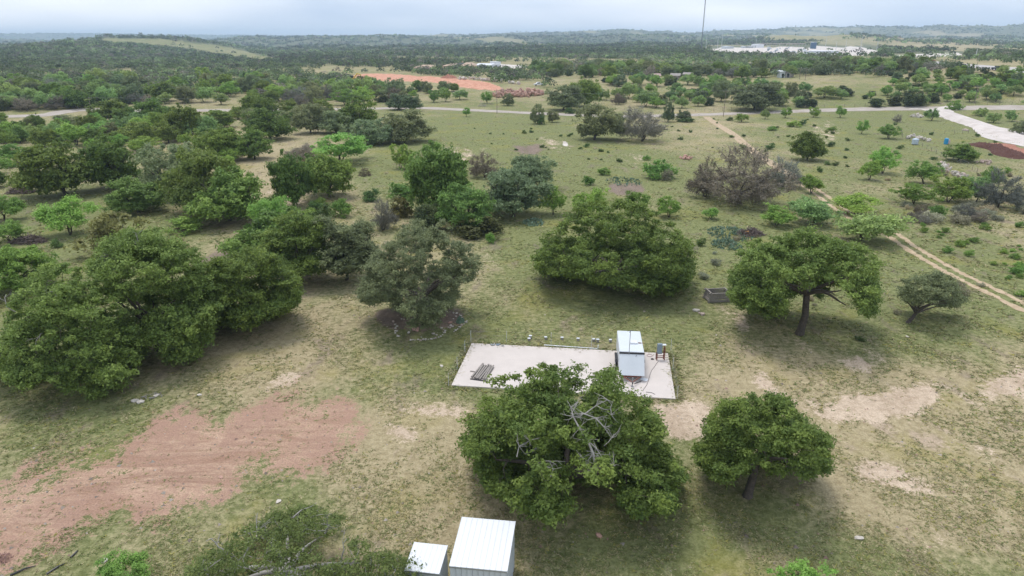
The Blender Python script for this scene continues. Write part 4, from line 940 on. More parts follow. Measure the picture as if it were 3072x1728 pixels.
# ------------------------------------------------------------------ far woodland that reads as one mass
def far_woods():
    rng = np.random.default_rng(3)
    V, F, C = [], [], []; base = 0
    swath = poly((250,98),(400,97),(480,106),(560,116),(690,146),(700,153),(640,155),(560,142),(470,126),(340,113),(255,106))
    holes = [swath, poly((1905,92),(2000,84),(2130,86),(2140,94),(2080,104),(1950,104)), poly((1780,116),(2210,112),(2215,140),(2110,144),(1850,140),(1760,130)), poly((2240,136),(2430,128),(2430,148),(2240,148)),
             poly((1480,148),(1620,150),(1600,158),(1480,157)), poly((1180,158),(1335,158),(1335,175),(1180,175)), poly((2060,96),(2300,110),(2576,125),(2576,135),(2300,125),(2080,112)), poly((800,150),(900,150),(900,156),(780,156)), ell(2340,158,130,8), ell(975,195,95,10)]
    #   dist from, to, count, radius from, to, leaf cards per tree, card size
    bands = [(330, 700, 2600, 2.6, 4.6, 62, .88), (700, 1100, 4600, 3.2, 5.4, 38, 1.35), (1100, 1800, 6500, 3.8, 6.8, 20, 2.2), (1800, 3000, 8000, 5, 9, 12, 3.6), (3000, 6200, 11000, 7, 14, 8, 6.5), (6200, 10500, 5000, 16, 30, 5, 14)]
    for d0, d1, cnt, ra, rb_, nl, sz in bands:
        d = np.exp(rng.uniform(math.log(d0), math.log(d1), cnt*2)); az = R(1)*rng.uniform(-43, 43, cnt*2)
        x, y = np.sin(az)*d, np.cos(az)*d; z = H(x, y)
        px, py, dep = project(x, y, z)
        keep = np.ones(len(x), bool)
        for h_ in holes:
            keep &= ~in_poly(px, py, h_) | (rng.random(len(x)) < .015)
        keep &= np.abs(py-np.interp(px, [2560, 2722, 2877, 3072], [175, 182, 196, 213]))*(px > 2550)+99*(px <= 2550) > 6
        if d0 < 1100:   # already filled with single trees
            for ib, bt in enumerate(BELTS[:10]): keep &= ~in_poly(px, py, bt[0]) | ((rng.random(len(x)) < .55) if ib in (0, 1, 5, 7) else False)
            for cp in CLEAR: keep &= ~in_poly(px, py, cp)
            ryy = np.interp(px, ROADPX[:, 0], ROADPX[:, 1]); keep &= py < ryy-34
            keep &= ~((py > 262) & (px > 1100)) & ~((py > 232) & (px > 1650))
        # thin out on the right-hand hills
        cl = np.sin(x*.006+2)*np.sin(y*.0047+1)+.6*np.sin(x*.017+y*.013); keep &= (cl > -.75) | (px < 900) | (rng.random(len(x)) < .12)
        keep &= ~((px > 2450) & (d > 1000) & (d < 3600) & (rng.random(len(x)) < .45))
        x, y, z = x[keep][:cnt], y[keep][:cnt], z[keep][:cnt]; n = len(x)
        r = rng.uniform(ra, rb_, n); hh = np.minimum(r*1.25, 8.5)*rng.uniform(.8, 1.15, n)
        k = n*nl; ti = np.repeat(np.arange(n), nl)
        dd = unit(rng.normal(size=(k, 3))); dd[:, 2] = np.abs(dd[:, 2])*1.0-.12
        rr2 = (.72+.28*rng.random(k))[:, None]
        p = np.stack([x[ti]+dd[:, 0]*r[ti]*rr2[:, 0], y[ti]+dd[:, 1]*r[ti]*rr2[:, 0], z[ti]+hh[ti]*(.25+.72*np.clip(dd[:, 2], -.3, 1)*rr2[:, 0])], -1)
        nrm = unit(dd+rng.normal(size=(k, 3))*.45+[0, 0, .3]); t = unit(np.cross(nrm, rng.normal(size=(k, 3)))); bt_ = np.cross(nrm, t)
        s = (sz*(.6+.7*rng.random(k)))[:, None]
        v = np.stack([p-t*s*.6-bt_*s*.3, p+t*s*.6-bt_*s*.4, p+bt_*s*.75], 1).reshape(-1, 3)
        kinds = np.array([(.050,.075,.026), (.075,.088,.052), (.040,.055,.028), (.100,.140,.058), (.090,.080,.068), (.062,.085,.034)])
        pr = np.array([.24, .26, .2, .14, .06, .10])
        zone = (1+.30*np.sin(x*.004+1)*np.sin(y*.0031)+.22*np.sin(x*.013+y*.009))[:, None]
        kc = kinds[rng.choice(6, n, p=pr)]*rng.uniform(1.0, 2.5, (n, 1))*zone
        c = kc[ti]*rng.uniform(.75, 1.3, (k, 1))
        V.append(v); F.append(np.arange(3*k).reshape(k, 3)+base); C.append(np.repeat(c, 3, 0)); base += 3*k
    me = mesh_np('distant_woodland', np.concatenate(V), [np.concatenate(F)], LEAF, col=np.concatenate(C))
    o = link('distant_woodland', me); setp(o, 'far oak and juniper woodland covering the hills to the horizon', 'woodland', kind='stuff')
    print('far woods tris', sum(len(f) for f in F))
far_woods()
print('far woods', time.time()-T0)

# ------------------------------------------------------------------ things on and around the pad
def frame_from(pa, pb):
    """yaw of the horizontal line pa->pb"""
    d = pb-pa; return math.atan2(d.y, d.x)
# --- trailer
fl, fr = P(1860,1056,2.3), P(1932,1059,2.3)
bl_ = P(1861,993,2.3); brr = P(1928,994,2.3)
W_ = 2.14; yaw = frame_from(fl, fr)
cen = (fl+fr)/2; L_ = ((bl_+brr)/2-cen).length; L_ = min(max(L_, 4.2), 5.4)
root = empty('cargo_trailer', (cen.x, cen.y, SLAB_H), 'white enclosed cargo trailer with roof vent and mast, parked on the concrete pad', 'trailer', rz=yaw)
ZT, ZB = 2.18, .46; NF = 1.25
m = MB(); m.prism([(-W_/2, 0, ZT), (-W_/2, L_, ZT), (-W_/2, L_, ZB), (-W_/2, -NF+.15, ZB), (-W_/2, -NF, ZB+.1)], (W_, 0, 0)); m.build('body', TRAIL, root, bevel=.03)
m = MB(); m.box((0, L_/2+.06, ZT+.012), (W_-.1, L_-.2, .02)); m.build('roof', TRAIL, root, bevel=.006)
m = MB(); m.tube([(-W_/2-.015, -.015, ZT-.06), (W_/2+.015, -.015, ZT-.06)], .10, 12); m.build('front_cap', DARKM, root, smooth=True)
m = MB()
for s in (-1, 1): m.prism([(s*(W_/2-.05), -.02, ZT-.14), (s*(W_/2-.05), -NF-.02, ZB+.14), (s*(W_/2-.05), -NF-.03, ZB+.11), (s*(W_/2-.05), -.05, ZT-.14)], (s*.06, 0, 0))
m.build('corner_trim', WHITE, root)
m = MB(); m.box((.28, L_*.44, ZT+.10), (.66, .72, .15)); m.build('roof_vent', WHITE, root, bevel=.04)
m = MB(); m.tube([(.65, L_*.42, ZT+.06), (1.25, L_*.42, ZT+.05)], .02, 6); m.box((.80, L_*.42, ZT+.06), (.22, .1, .05)); m.build('vent_bracket', RUST, root)
for s in (-1, 1):
    for q in (0, 1):
        wy = L_*.36+q*.82
        wob = MB(); wob.tube([(s*(W_/2+.02), wy, .34), (s*(W_/2+.20), wy, .34)], .33, 18); wo_ = wob.build('wheel', BLACK, root, smooth=False)
        hb = MB(); hb.tube([(s*(W_/2+.195), wy, .34), (s*(W_/2+.215), wy, .34)], .17, 12); hb.build('rim', GREYM, wo_)
    fb = MB(); prof = [(s*(W_/2+.003), L_*.36-.45, .62), (s*(W_/2+.003), L_*.36-.30, .80), (s*(W_/2+.003), L_*.36+1.12, .80), (s*(W_/2+.003), L_*.36+1.27, .62)]
    fb.prism(prof, (s*.24, 0, 0)); fb.build('fender', DARKM, root)
m = MB()
for s in (-1, 1): m.tube([(s*.75, -1.1, .42), (0, -2.2, .42)], .045, 6)
m.box((0, -1.1, .42), (1.7, .1, .1)); m.build('tongue', RUST, root)
m = MB(); m.tube([(0, -2.15, .0), (0, -2.15, .85)], .04, 8); m.box((0, -2.15, .02), (.2, .2, .03)); m.build('jack', GREYM, root)
m = MB(); m.box((0, -2.35, .44), (.1, .3, .09)); m.build('coupler', DARKM, root, bevel=.01)
m = MB(); m.tube([(.30, -.22, 1.93), (.36, -.22, 1.96), (.42, -.16, 2.02)], .015, 6); m.build('door_latch', DARKM, root)
# mast tied in front of the trailer
mb = P(1883,1126,SLAB_H); mroot = empty('antenna_mast', mb, 'thin grey antenna mast standing upright at the trailer tongue', 'mast')
m = MB(); m.tube([(0, 0, 0), (0, 0, 4.35)], .026, 6); m.build('pole', GREYM, mroot)
m = MB(); m.tube([(-.28, 0, 4.25), (.28, .1, 4.28)], .022, 6); m.tube([(-.12, -.15, 4.2), (.1, .2, 4.25)], .022, 6); m.build('antenna', DARKM, mroot)
# --- cabinet stand
cb = P(1980,1079,SLAB_H); cr0 = empty('electrical_cabinet', cb, 'blue-grey electrical cabinet on a rusty red stand at the back corner of the pad', 'cabinet', rz=.08)
m = MB(); m.box((-.12, 0, 1.12), (.44, .24, 1.0)); m.build('cabinet_box', PANELB, cr0, bevel=.02)
m = MB(); m.box((-.12, -.13, 1.12), (.38, .02, .9)); m.build('door', PANELB, cr0, bevel=.005)
for (ax, ay) in ((-.34, -.12), (.36, -.12), (-.34, .18), (.36, .18)):
    m = MB(); m.box((ax, ay, .35 if ax < 0 else .65), (.07, .07, .7 if ax < 0 else 1.3)); m.build('leg', RUST, cr0)
m = MB(); m.box((.28, .02, 1.5), (.38, .3, .03)); m.build('shelf', WHITE, cr0, bevel=.005)
m = MB(); m.box((0, -.12, .45), (.7, .05, .06)); m.box((0, -.12, .28), (.7, .05, .06)); m.build('crossbar', RUST, cr0)
# --- hoses, board, pipe
def ring_pts(c, r, turns=1.0, n=28, sq=1.0, dz=.02): return [(c.x+r*(1-.04*(k//n))*math.cos(2*math.pi*k/n), c.y+r*sq*math.sin(2*math.pi*k/n), c.z+dz+.012*(k//n)) for k in range(int(n*turns)+1)]
PINK = simple('faded hose', (.50, .36, .36), .6); GREYC = simple('grey cable', (.22, .20, .19), .6)
m = MB(); m.tube(ring_pts(P(1949,1067,SLAB_H), .26, 2), .018, 6); setp(m.build('hose_coil', PINK), 'faded pinkish hose coiled flat on the pad beside the trailer', 'hose')
m = MB(); m.tube(ring_pts(P(1957,1078,SLAB_H), .12, 3), .024, 6); setp(m.build('cable_coil', BLACK), 'small black cable coil on the pad below the hose', 'cable')
cp_ = [P(a, b_, SLAB_H+.02) for a, b_ in [(1976,1082),(1970,1090),(1962,1102),(1955,1110),(1950,1124),(1946,1140),(1940,1155),(1932,1166),(1929,1172)]]
m = MB(); m.tube(cp_, .022, 6); setp(m.build('power_cable', GREYC), 'long grey cable running from the cabinet towards the biggest oak', 'cable')
m = MB(); m.tube([P(1938,1176,SLAB_H+.02), P(1955,1178,SLAB_H+.02), P(1965,1183,SLAB_H+.02)], .02, 6); setp(m.build('cable_end', BLACK), 'short black cable piece at the front edge of the pad', 'cable')
pb_ = P(1932,1139,SLAB_H)
m = MB(); m.box((pb_.x, pb_.y, SLAB_H+.03), (.62, .5, .035), rz=-.5); setp(m.build('white_board', WHITE, bevel=.005), 'small white board lying on the pad by the trailer tongue', 'board')
a_, b2_ = P(1903,1151,SLAB_H+.05), P(1926,1142,SLAB_H+.05)
m = MB(); m.tube([a_, b2_], .03, 4); setp(m.build('wood_bar', DARKM), 'dark bar lying beside the small white board', 'bar')
a_, b2_ = P(1632,1035,.1), P(1794,1046,.1)
pr = empty('white_pipe', a_, 'long white plastic pipe along the back edge of the pad', 'pipe')
m = MB(); m.tube([(0, 0, .0), tuple(b2_-a_)], .055, 8); m.build('pipe_run', WHITE, pr)
m = MB(); q = b2_-a_; m.tube([(q.x, q.y, 0), (q.x, q.y, .38)], .05, 8); m.build('upright', WHITE, pr)
# --- board stack on pad
rw = random.Random(3)
s0, s1 = P(1434,1141,SLAB_H), P(1466,1098,SLAB_H)
dirv = (s1-s0); ln = dirv.length; ya = math.atan2(dirv.y, dirv.x)
rt = empty('plank_stack', s0, 'stack of weathered grey planks at the left end of the concrete pad', 'planks', rz=ya)
for k in range(14):
    la = ln*rw.uniform(.8, 1.0); row = k // 7; col_ = k % 7
    m = MB(); m.box((la/2+rw.uniform(0, .15), -.55+col_*.19+rw.uniform(-.03, .03), .08+row*.09), (la, .13, .07), rz=rw.uniform(-.05, .05)); m.build('plank', GREYW, rt)
m = MB(); m.box((0, -.1, .03), (.12, 1.6, .05)); m.build('bearer', DARKM, rt)
for (x0, y0, x1, y1) in ((1411,1113,1436,1116), (1410,1136,1424,1136), (1427,1118,1418,1136), (1466,1094,1465,1106)):
    a_, b2_ = P(x0, y0, SLAB_H+.05), P(x1, y1, SLAB_H+.05); d_ = b2_-a_
    m = MB(); m.box((d_.length/2, 0, 0), (d_.length, .11, .05))
    o = m.build('loose_plank', GREYW, loc=a_, rot=(0, 0, math.atan2(d_.y, d_.x)))
    setp(o, {1411: 'loose grey plank lying left of the plank stack, rear one', 1410: 'loose grey plank end by the foot of the plank stack', 1427: 'slanting loose plank leaning to the plank stack', 1466: 'short loose plank behind the plank stack'}[x0], 'plank')
# --- small pieces at back edge
for i, (x0, y0, lb) in enumerate(((1479,1035,'small grey metal scrap, leftmost at the back edge of the pad'), (1494,1035,'blue-white plastic scrap at the back edge of the pad'), (1508,1038,'small grey ring of scrap right of the blue one'))):
    p = P(x0, y0, SLAB_H); m = MB()
    if i == 2: m.tube(ring_pts(Vector((0, 0, 0)), .13, 1, 12), .025, 5)
    else:
        for q in range(4): m.box((rw.uniform(-.2, .2), rw.uniform(-.1, .1), .05), (rw.uniform(.12, .25), .1, .09), rz=rw.random()*3)
    setp(m.build('scrap_piece', [GREYM, BLUEP if False else PANELB, GREYM][i], loc=p), lb, 'scrap')
# --- block row in the grass
BL = [(1591,1016,'first grey box with white lid from the left, rear one'), (1587,1022,'front box of the leftmost two, low in the grass'), (1637,1018,'second white-lidded box from the left behind the pad'), (1686,1019,'third white-lidded box from the left behind the pad'),
      (1734,1022,'fourth white-lidded box from the left, greenish side'), (1781,1024,'left box of the touching pair behind the pad'), (1793,1027,'right, taller box of the touching pair behind the pad'), (1831,1026,'white-lidded box nearest the trailer')]
bb = MB().box((0, 0, .18), (.30, .28, .36)).mesh('block', simple('grey block', (.28, .26, .235), .9), bevel=.01)
bt = MB().box((0, 0, .375), (.34, .31, .03)).mesh('lid', WHITE, bevel=.006)
for x0, y0, lb in BL:
    r0 = empty('lidded_box', P(x0, y0), lb, 'box', 'boxes in a row behind the pad', rz=rw.uniform(-.2, .2)); s = .9 if 'taller' in lb or 'rear' in lb else .72
    r0.scale = (.85, .85, s); link('block', bb, r0); link('lid', bt, r0)
# --- wire fence round the pad
fp = [(1346,1158),(1372,1108),(1395,1058),(1413,1026),(1520,1028),(1653,1032),(1774,1042),(1900,1050),(2012,1052),(2018,1110),(2031,1198)]
fr_ = empty('wire_fence', P(*fp[0]), 'thin electric wire fence with pale rods round the concrete pad', 'fence')
fpt = [P(*q)-P(*fp[0]) for q in fp]
for q in fpt:
    m = MB(); m.tube([(0, 0, 0), (0, 0, 1.25)], .018, 5); m.build('post', WHITE, fr_, loc=q)
for h_ in (.35, .75, 1.15):
    m = MB(); m.tube([q+Vector((0, 0, h_)) for q in fpt], .005, 3); m.build('wire', GREYM, fr_)

# --- white sheds
def shed(name, label, tl, tr, br, bl, zb, zf, nrib):
    A, B_, C_, D_ = P(*tl, zb), P(*tr, zb), P(*br, zf), P(*bl, zf)
    root = empty(name, ((A+C_)/2).xy.to_3d(), label, 'shed'); o = Vector(((A+C_)/2).xy.to_3d())
    # make it a clean rectangle
    ux = ((B_-A)+(C_-D_)); ux.z = 0; wdt = ux.length/2; ux.normalize(); uy = Vector((-ux.y, ux.x, 0))
    mid_b, mid_f = (A+B_)/2, (C_+D_)/2; ln = (mid_b-mid_f).dot(uy); c0_ = (mid_b+mid_f)/2; c0_.z = 0
    def pt(u, v_, z): q = c0_+ux*u*wdt/2+uy*v_*ln/2-o; q.z = z; return q
    in_ = .965
    # walls in panels
    def wallp(a, b_, za, zb_, n, nm='wall_panel'):
        for k in range(n):
            p0 = a.lerp(b_, k/n); p1 = a.lerp(b_, (k+1)/n); z0 = za+(zb_-za)*k/n; z1 = za+(zb_-za)*(k+1)/n
            d = (p1-p0).normalized(); nn = Vector((d.y, -d.x, 0))
            m = MB(); g = d*.006
            m.prism([p0+g, p1-g, Vector((p1.x, p1.y, z1))-g, Vector((p0.x, p0.y, z0))+g], nn*-.04)
            q = p1-g*1.5; m.prism([q+nn*.0, q-d*.03, Vector((q.x, q.y, z1))-d*.03, Vector((q.x, q.y, z1))], nn*.022)
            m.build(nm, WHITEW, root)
    f1, f2, b1, b2 = pt(-in_, -in_, 0), pt(in_, -in_, 0), pt(-in_, in_, 0), pt(in_, in_, 0)
    wallp(f1, f2, zf-.08, zf-.08, nrib); wallp(f2, b2, zf-.08, zb-.08, nrib); wallp(b2, b1, zb-.08, zb-.08, nrib); wallp(b1, f1, zb-.08, zf-.08, nrib)
    # roof panels with raised ribs
    for k in range(nrib):
        u0, u1 = -1+2*k/nrib, -1+2*(k+1)/nrib; g = .003
        m = MB(); p = [pt(u0+g, -1, zf), pt(u1-g, -1, zf), pt(u1-g, 1, zb), pt(u0+g, 1, zb)]
        m.prism([q+Vector((0, 0, -.03)) for q in p], (0, 0, .03))
        rw_ = .028/wdt
        r_ = [pt(u0+g, -1.004, zf+.001), pt(u0+g+rw_*2, -1.004, zf+.001), pt(u0+g+rw_*2, 1.004, zb+.001), pt(u0+g, 1.004, zb+.001)]
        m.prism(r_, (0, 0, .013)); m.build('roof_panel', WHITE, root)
    m = MB(); m.prism([pt(1.0, -1.0, zf-.10), pt(1.0, -1.0, zf+.03), pt(1.0, 1.0, zb+.03), pt(1.0, 1.0, zb-.10)], ux*.03); m.build('roof_trim', WHITE, root)
    m = MB(); m.prism([pt(-1.0, -1.0, zf-.10), pt(-1.0, -1.0, zf-.005), pt(1.0, -1.0, zf-.005), pt(1.0, -1.0, zf-.10)], uy*-.025); m.build('eave_trim', GREYM, root)
    return root
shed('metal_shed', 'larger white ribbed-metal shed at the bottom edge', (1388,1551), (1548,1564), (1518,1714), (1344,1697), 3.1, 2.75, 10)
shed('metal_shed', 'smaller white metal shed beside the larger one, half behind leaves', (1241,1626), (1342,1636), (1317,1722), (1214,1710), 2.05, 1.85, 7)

# --- dark car under the big oak
ca, cb2 = P(1540,1462), P(1660,1392)
cmid = (ca+cb2)/2; cyaw = frame_from(ca, cb2)
car = empty('parked_car', cmid, 'dark blue car parked under the biggest oak', 'car', rz=cyaw)
prof = [(-2.3,.35),(-2.3,.80),(-2.15,.95),(-1.25,1.02),(-.65,1.55),(1.55,1.60),(2.15,1.05),(2.3,.95),(2.3,.35)]
m = MB(); m.prism([(x, -.9, z) for x, z in prof], (0, 1.8, 0)); m.build('body', CARP, car, bevel=.07)
for s in (-1, 1):
    m = MB(); m.prism([(x, s*.905, z) for x, z in [(-1.05,1.05),(-.60,1.46),(1.45,1.50),(1.85,1.08)]], (0, s*.012, 0)); m.build('side_window', GLASS, car)
m = MB(); m.prism([(-1.28,-.78,1.06),(-1.28,.78,1.06),(-.72,.7,1.53),(-.72,-.7,1.53)], (-.02,0,.015)); m.build('windscreen', GLASS, car)
m = MB(); m.box((.5, 0, 1.63), (1.9, 1.2, .03)); m.build('roof_rack', GREYM, car)
for x in (-1.45, 1.4):
    for s in (-1, 1):
        m = MB(); m.tube([(x, s*.72, .34), (x, s*.94, .34)], .34, 18); wo_ = m.build('wheel', BLACK, car)
        m = MB(); m.tube([(x, s*.935, .34), (x, s*.955, .34)], .2, 10); m.build('rim', GREYM, wo_)
for s in (-1, 1):
    m = MB(); m.box((-2.31, s*.62, .78), (.05, .36, .14)); m.build('headlight', WHITE, car, bevel=.01)
# --- rocks
def rock_mesh(seed, mat, name='rock'):
    import bmesh
    rg = random.Random(seed); bm = bmesh.new(); bmesh.ops.create_icosphere(bm, subdivisions=1, radius=.5)
    for v_ in bm.verts: v_.co = Vector((v_.co.x*rg.uniform(.7, 1.25), v_.co.y*rg.uniform(.7, 1.25), v_.co.z*rg.uniform(.5, 1.1)))
    me = bpy.data.meshes.new(name); bm.to_mesh(me); bm.free(); me.materials.append(mat); return me
RK = [rock_mesh(i, STONE) for i in range(5)]; RR = [rock_mesh(20+i, REDST) for i in range(5)]
PALE2 = simple('weathered pinkish stone', (.48, .38, .33), .9, var=.3, scale=3, bump=.4); RP = [rock_mesh(40+i, PALE2) for i in range(3)]
# stone ring
ring = [(1180,966),(1186,974),(1191,980),(1187,986),(1189,995),(1186,1000),(1192,1006),(1196,1010),(1232,1022),(1238,1021),(1245,1021),(1254,1020),(1262,1022),(1270,1020),(1277,1020),(1285,1019),(1294,1018),(1302,1016),(1307,1015),(1316,1013),(1322,1010),(1328,1005),(1333,999),(1336,994),(1331,990),(1325,986),
        (1362,996),(1367,992),(1373,988),(1379,983),(1385,977),(1392,973),(1398,968),(1400,964),(1386,955),(1382,949),(1378,944),(1370,941),(1360,940),(1350,937),(1340,936),(1205,958),(1212,959),(1226,1000),(1264,1012),(1300,1003),(1310,1006),(1352,978),(1350,985),(1357,981),(1345,983),(1360,957),(1368,950),(1320,965)]
o0 = P(1277, 985); rg_ = empty('stone_ring', o0, 'ring of pale limestone rocks laid round the grey-green live oak', 'stone ring')
for i, q in enumerate(ring):
    p = P(*q)-o0; s = rw.uniform(.16, .38)
    o = link('stone', RK[i % 5] if i % 6 else RP[i % 3], rg_, loc=(p.x, p.y, s*.22), rot=(0, 0, rw.random()*6), scale=(s*1.2, s*.8, s*.8))
def boulder(px_, py_, size, mats, label, name='boulder', sq=(1.2, .8, .55)):
    o = link(name, rw.choice(mats), None, loc=P(px_, py_)+Vector((0, 0, size*.12)), rot=(0, 0, rw.random()*6), scale=(size*sq[0], size*sq[1], size*sq[2]))
    setp(o, label, 'boulder'); return o
boulder(1247,990,.95,RR,'largest red boulder lying inside the stone ring')
boulder(1350,969,.5,RR,'smaller red boulder in the right of the stone ring')
boulder(2088,933,.8,RK,'whitish boulder lying left of the umbrella-shaped oak, upper one')
boulder(2108,944,.75,RP,'flat pinkish rock beside the whitish boulder')
boulder(2098,940,.4,RP,'little rock between the whitish boulder and the flat pinkish one')
boulder(404,1204,.6,RK,'pale block on the shaded soil left of its twin, under the left oaks')
boulder(420,1208,.65,RK,'pale block on the shaded soil right of its twin, under the left oaks')
boulder(470,1188,.5,RK,'pale flat stone beside the fallen branch under the left oaks')
boulder(2721,1011,.45,RK,'white stone on the grass under the leaning tree')
boulder(2577,1616,.5,RK,'pale stone on the grass in the lower right')
boulder(1796,1608,.5,RR,'orange-red stone right of the larger shed')
boulder(315,1683,.5,RK,'white rock left of the young mesquite at the bottom')
boulder(836,1506,.4,RK,'white stone above the thin-leaved oak')
boulder(663,1433,.3,RR,'pinkish stone in the middle of the red soil')
boulder(1325,1099,.45,RK,'flat white stone on the grass left of the pad')
boulder(598,1186,.4,RK,'pinkish-white stone above the bare red soil')
boulder(2895,392,1.6,RP,'tan boulder beside the white driveway', sq=(1.5, .9, .8))
# white flowers / litter
# piles of rock: each its own thing with rocks as parts
def pile(name, label, cat, pts, n, smin, smax, mats, hgt, seed, part='rock'):
    rg = random.Random(seed); c = sum((P(*q) for q in pts), Vector())/len(pts); root = empty(name, c, label, cat)
    W = [P(*q) for q in pts]
    for k in range(n):
        t = rg.random(); seg = t*(len(W)-1); i = min(int(seg), len(W)-2); f = seg-i
        p = W[i].lerp(W[i+1], f); off = rg.gauss(0, .55); prof_ = math.exp(-off*off*1.6)
        d = (W[i+1]-W[i]); d.z = 0; nrm = Vector((-d.y, d.x, 0)).normalized()
        s = rg.uniform(smin, smax); endf = min(1, 4*min(t, 1-t)+.35)
        q = p+nrm*off*hgt*1.6+Vector((rg.uniform(-.3, .3), rg.uniform(-.3, .3), 0))-c
        z = rg.random()**.6*hgt*prof_*endf
        link(part, rg.choice(mats), root, loc=(q.x, q.y, z+s*.2+float(H(p.x, p.y))-c.z), rot=(rg.random()*3, rg.random()*3, rg.random()*6), scale=(s, s*.8, s*.65))
    return root
pile('boulder_heap', 'long heap of red granite boulders behind the gravel road', 'rock pile', [(1488,294),(1510,290),(1545,290),(1585,288),(1622,284)], 130, 1.4, 3.4, RR, 2.3, 1)
pile('boulder_heap', 'line of pale and pinkish boulders behind the red clearing', 'rock pile', [(1375,239),(1430,240),(1480,246),(1560,254)], 70, 1.2, 2.8, RP+RK, 1.0, 2)
pile('rock_pile', 'pile of pale tan rocks beside the green mesquite, right', 'rock pile', [(2823,488),(2830,505),(2838,520),(2875,530),(2890,540)], 95, .35, 1.15, RK+RP, .8, 3)
pile('rock_pile', 'low heap of white rubble near the fence corner', 'rock pile', [(2726,418),(2745,412),(2765,422),(2790,424)], 60, .5, 1.3, RK, .7, 4)
pile('rock_pile', 'small white rubble heap beside the white driveway', 'rock pile', [(2735,352),(2750,350),(2765,354)], 40, .6, 1.4, RK, .7, 5)
pile('rock_pile', 'orange rubble heap left of the huge leafless thicket', 'rock pile', [(2045,478),(2058,474),(2070,482)], 34, .4, 1.0, RR, .6, 6)
pile('rock_pile', 'pinkish rubble below the dark soil heap', 'rock pile', [(2940,490),(2960,486),(2968,495)], 26, .4, 1.0, RP, .4, 8)
# dark soil heap
def heap(name, label, cat, p0, p1, wid, hgt, mat, seed, lumps=.18):
    A, B_ = P(*p0), P(*p1); d = B_-A; d.z = 0; ln = d.length; rg = np.random.default_rng(seed)
    nu, nv = 60, 26; u = np.linspace(0, 1, nu); v_ = np.linspace(-1, 1, nv); U, V_ = np.meshgrid(u, v_, indexing='ij')
    prof_ = np.clip(1-V_**2, 0, 1)**.8*np.clip(np.sin(np.pi*np.clip(U, 0.001, .999))**.6, 0, 1)
    n_ = rg.normal(size=(nu, nv)); z = hgt*prof_*(.75+.25*np.sin(U*14+seed)*np.cos(V_*3))+n_*lumps*np.minimum(prof_*3, 1)-.05
    x = U*ln+rg.normal(size=(nu, nv))*.05; y = V_*wid/2*(.8+.3*np.sin(U*9+1))
    vv = np.stack([x, y, z], -1).reshape(-1, 3); i = (np.arange(nu-1)[:, None]*nv+np.arange(nv-1)[None, :]).ravel()
    me = mesh_np(name, vv, np.stack([i, i+nv, i+nv+1, i+1], -1), mat)
    o = link(name, me, None, loc=A, rot=(0, 0, math.atan2(d.y, d.x))); setp(o, label, cat); return o
heap('soil_heap', 'dark red-brown soil heap beside the white driveway at the right edge', 'soil heap', (2932,432), (3064,478), 6.5, 1.9, MULCH, 1, .16)
REDS = simple('orange red dirt', (.36, .17, .12), .95, var=.3, scale=2, bump=.5)
heap('soil_heap', 'lighter red dirt spread behind the dark soil heap', 'soil heap', (2990,430), (3110,470), 7, .8, REDS, 2, .08)
heap('soil_heap', 'small red dirt mound at the end of the red clearing', 'soil heap', (1335,234), (1362,236), 8, 2.6, REDS, 3, .2)
# brush piles: tangles of sticks
def brush(label, cx, cyy, wpx, hpx, mat=BRUSH, n=260, seed=1, name='brush_pile', cat='brush pile', ratio=.6):
    rg = np.random.default_rng(seed); base_ = P(cx, cyy); rx = px_size(base_, wpx/2); hz = px_size(base_, hpx)
    paths = []
    for k in range(n):
        a = rg.random()*6.28; rr0 = rg.random()**.5
        c = np.array([math.cos(a)*rr0*rx, math.sin(a)*rr0*rx*ratio, hz*(1-rr0**2)*rg.random()*.9+.05])
        d = unit(rg.normal(size=3)*[1, 1, .35]); l = rx*rg.uniform(.25, .6); r0 = rg.uniform(.012, .035)*max(1, rx/1.2)
        paths.append(([c-d*l/2, c+rg.normal(size=3)*.06, c+d*l/2], [r0, r0*.8, r0*.4]))
    v_, f_ = tubes_np(paths, 4); v_[:, 2] = np.maximum(v_[:, 2], -.02)
    o = link(name, mesh_np(name, v_, f_, mat), None, loc=base_); setp(o, label, cat); return o
brush('flat grey brush pile below the spreading dark oak, far left', 64, 578, 84, 22, seed=1)
brush('long grey-brown brush pile at the left edge near the small mesquite', 88, 726, 106, 24, seed=2, n=340)
brush('small grey brush heap above the flat one, far left', 74, 528, 60, 16, seed=3)
brush('round dark brown brush heap behind the tall centre oak', 1095, 527, 38, 30, seed=4, mat=simple('dark dry brush', (.09, .055, .05), .95), ratio=1)
brush('grey sticks and debris heap beside the prickly pears', 2248, 705, 90, 26, seed=5)
brush('fallen grey branches under the left oaks', 458, 1188, 60, 8, seed=6, n=24, mat=BARKG, name='fallen_branch', cat='branch')
brush('fallen tree limbs in front of the red clearing', 1448, 320, 34, 12, seed=7, mat=BARKG, n=60, name='fallen_branch', cat='branch')
brush('reddish driftwood tangle at the bottom left corner', 0, 1680, 70, 22, seed=8, n=60, mat=simple('pinkish dead wood', (.33, .20, .17), .9))
for (x0, y0, x1, y1, lb) in ((30,1726,108,1697,'black fallen branch lying at the bottom left edge'), (140,1722,195,1690,'black fallen stick left of the young mesquite'), (212,1672,235,1650,'upper piece of the black stick, lower left')):
    a_, b2_ = P(x0, y0, .05), P(x1, y1, .05); mid = (a_+b2_)/2+Vector((.05, .12, .04))
    m = MB(); m.tube([a_, mid, b2_], [.06, .05, .02], 6); setp(m.build('fallen_stick', DARKM), lb, 'stick')
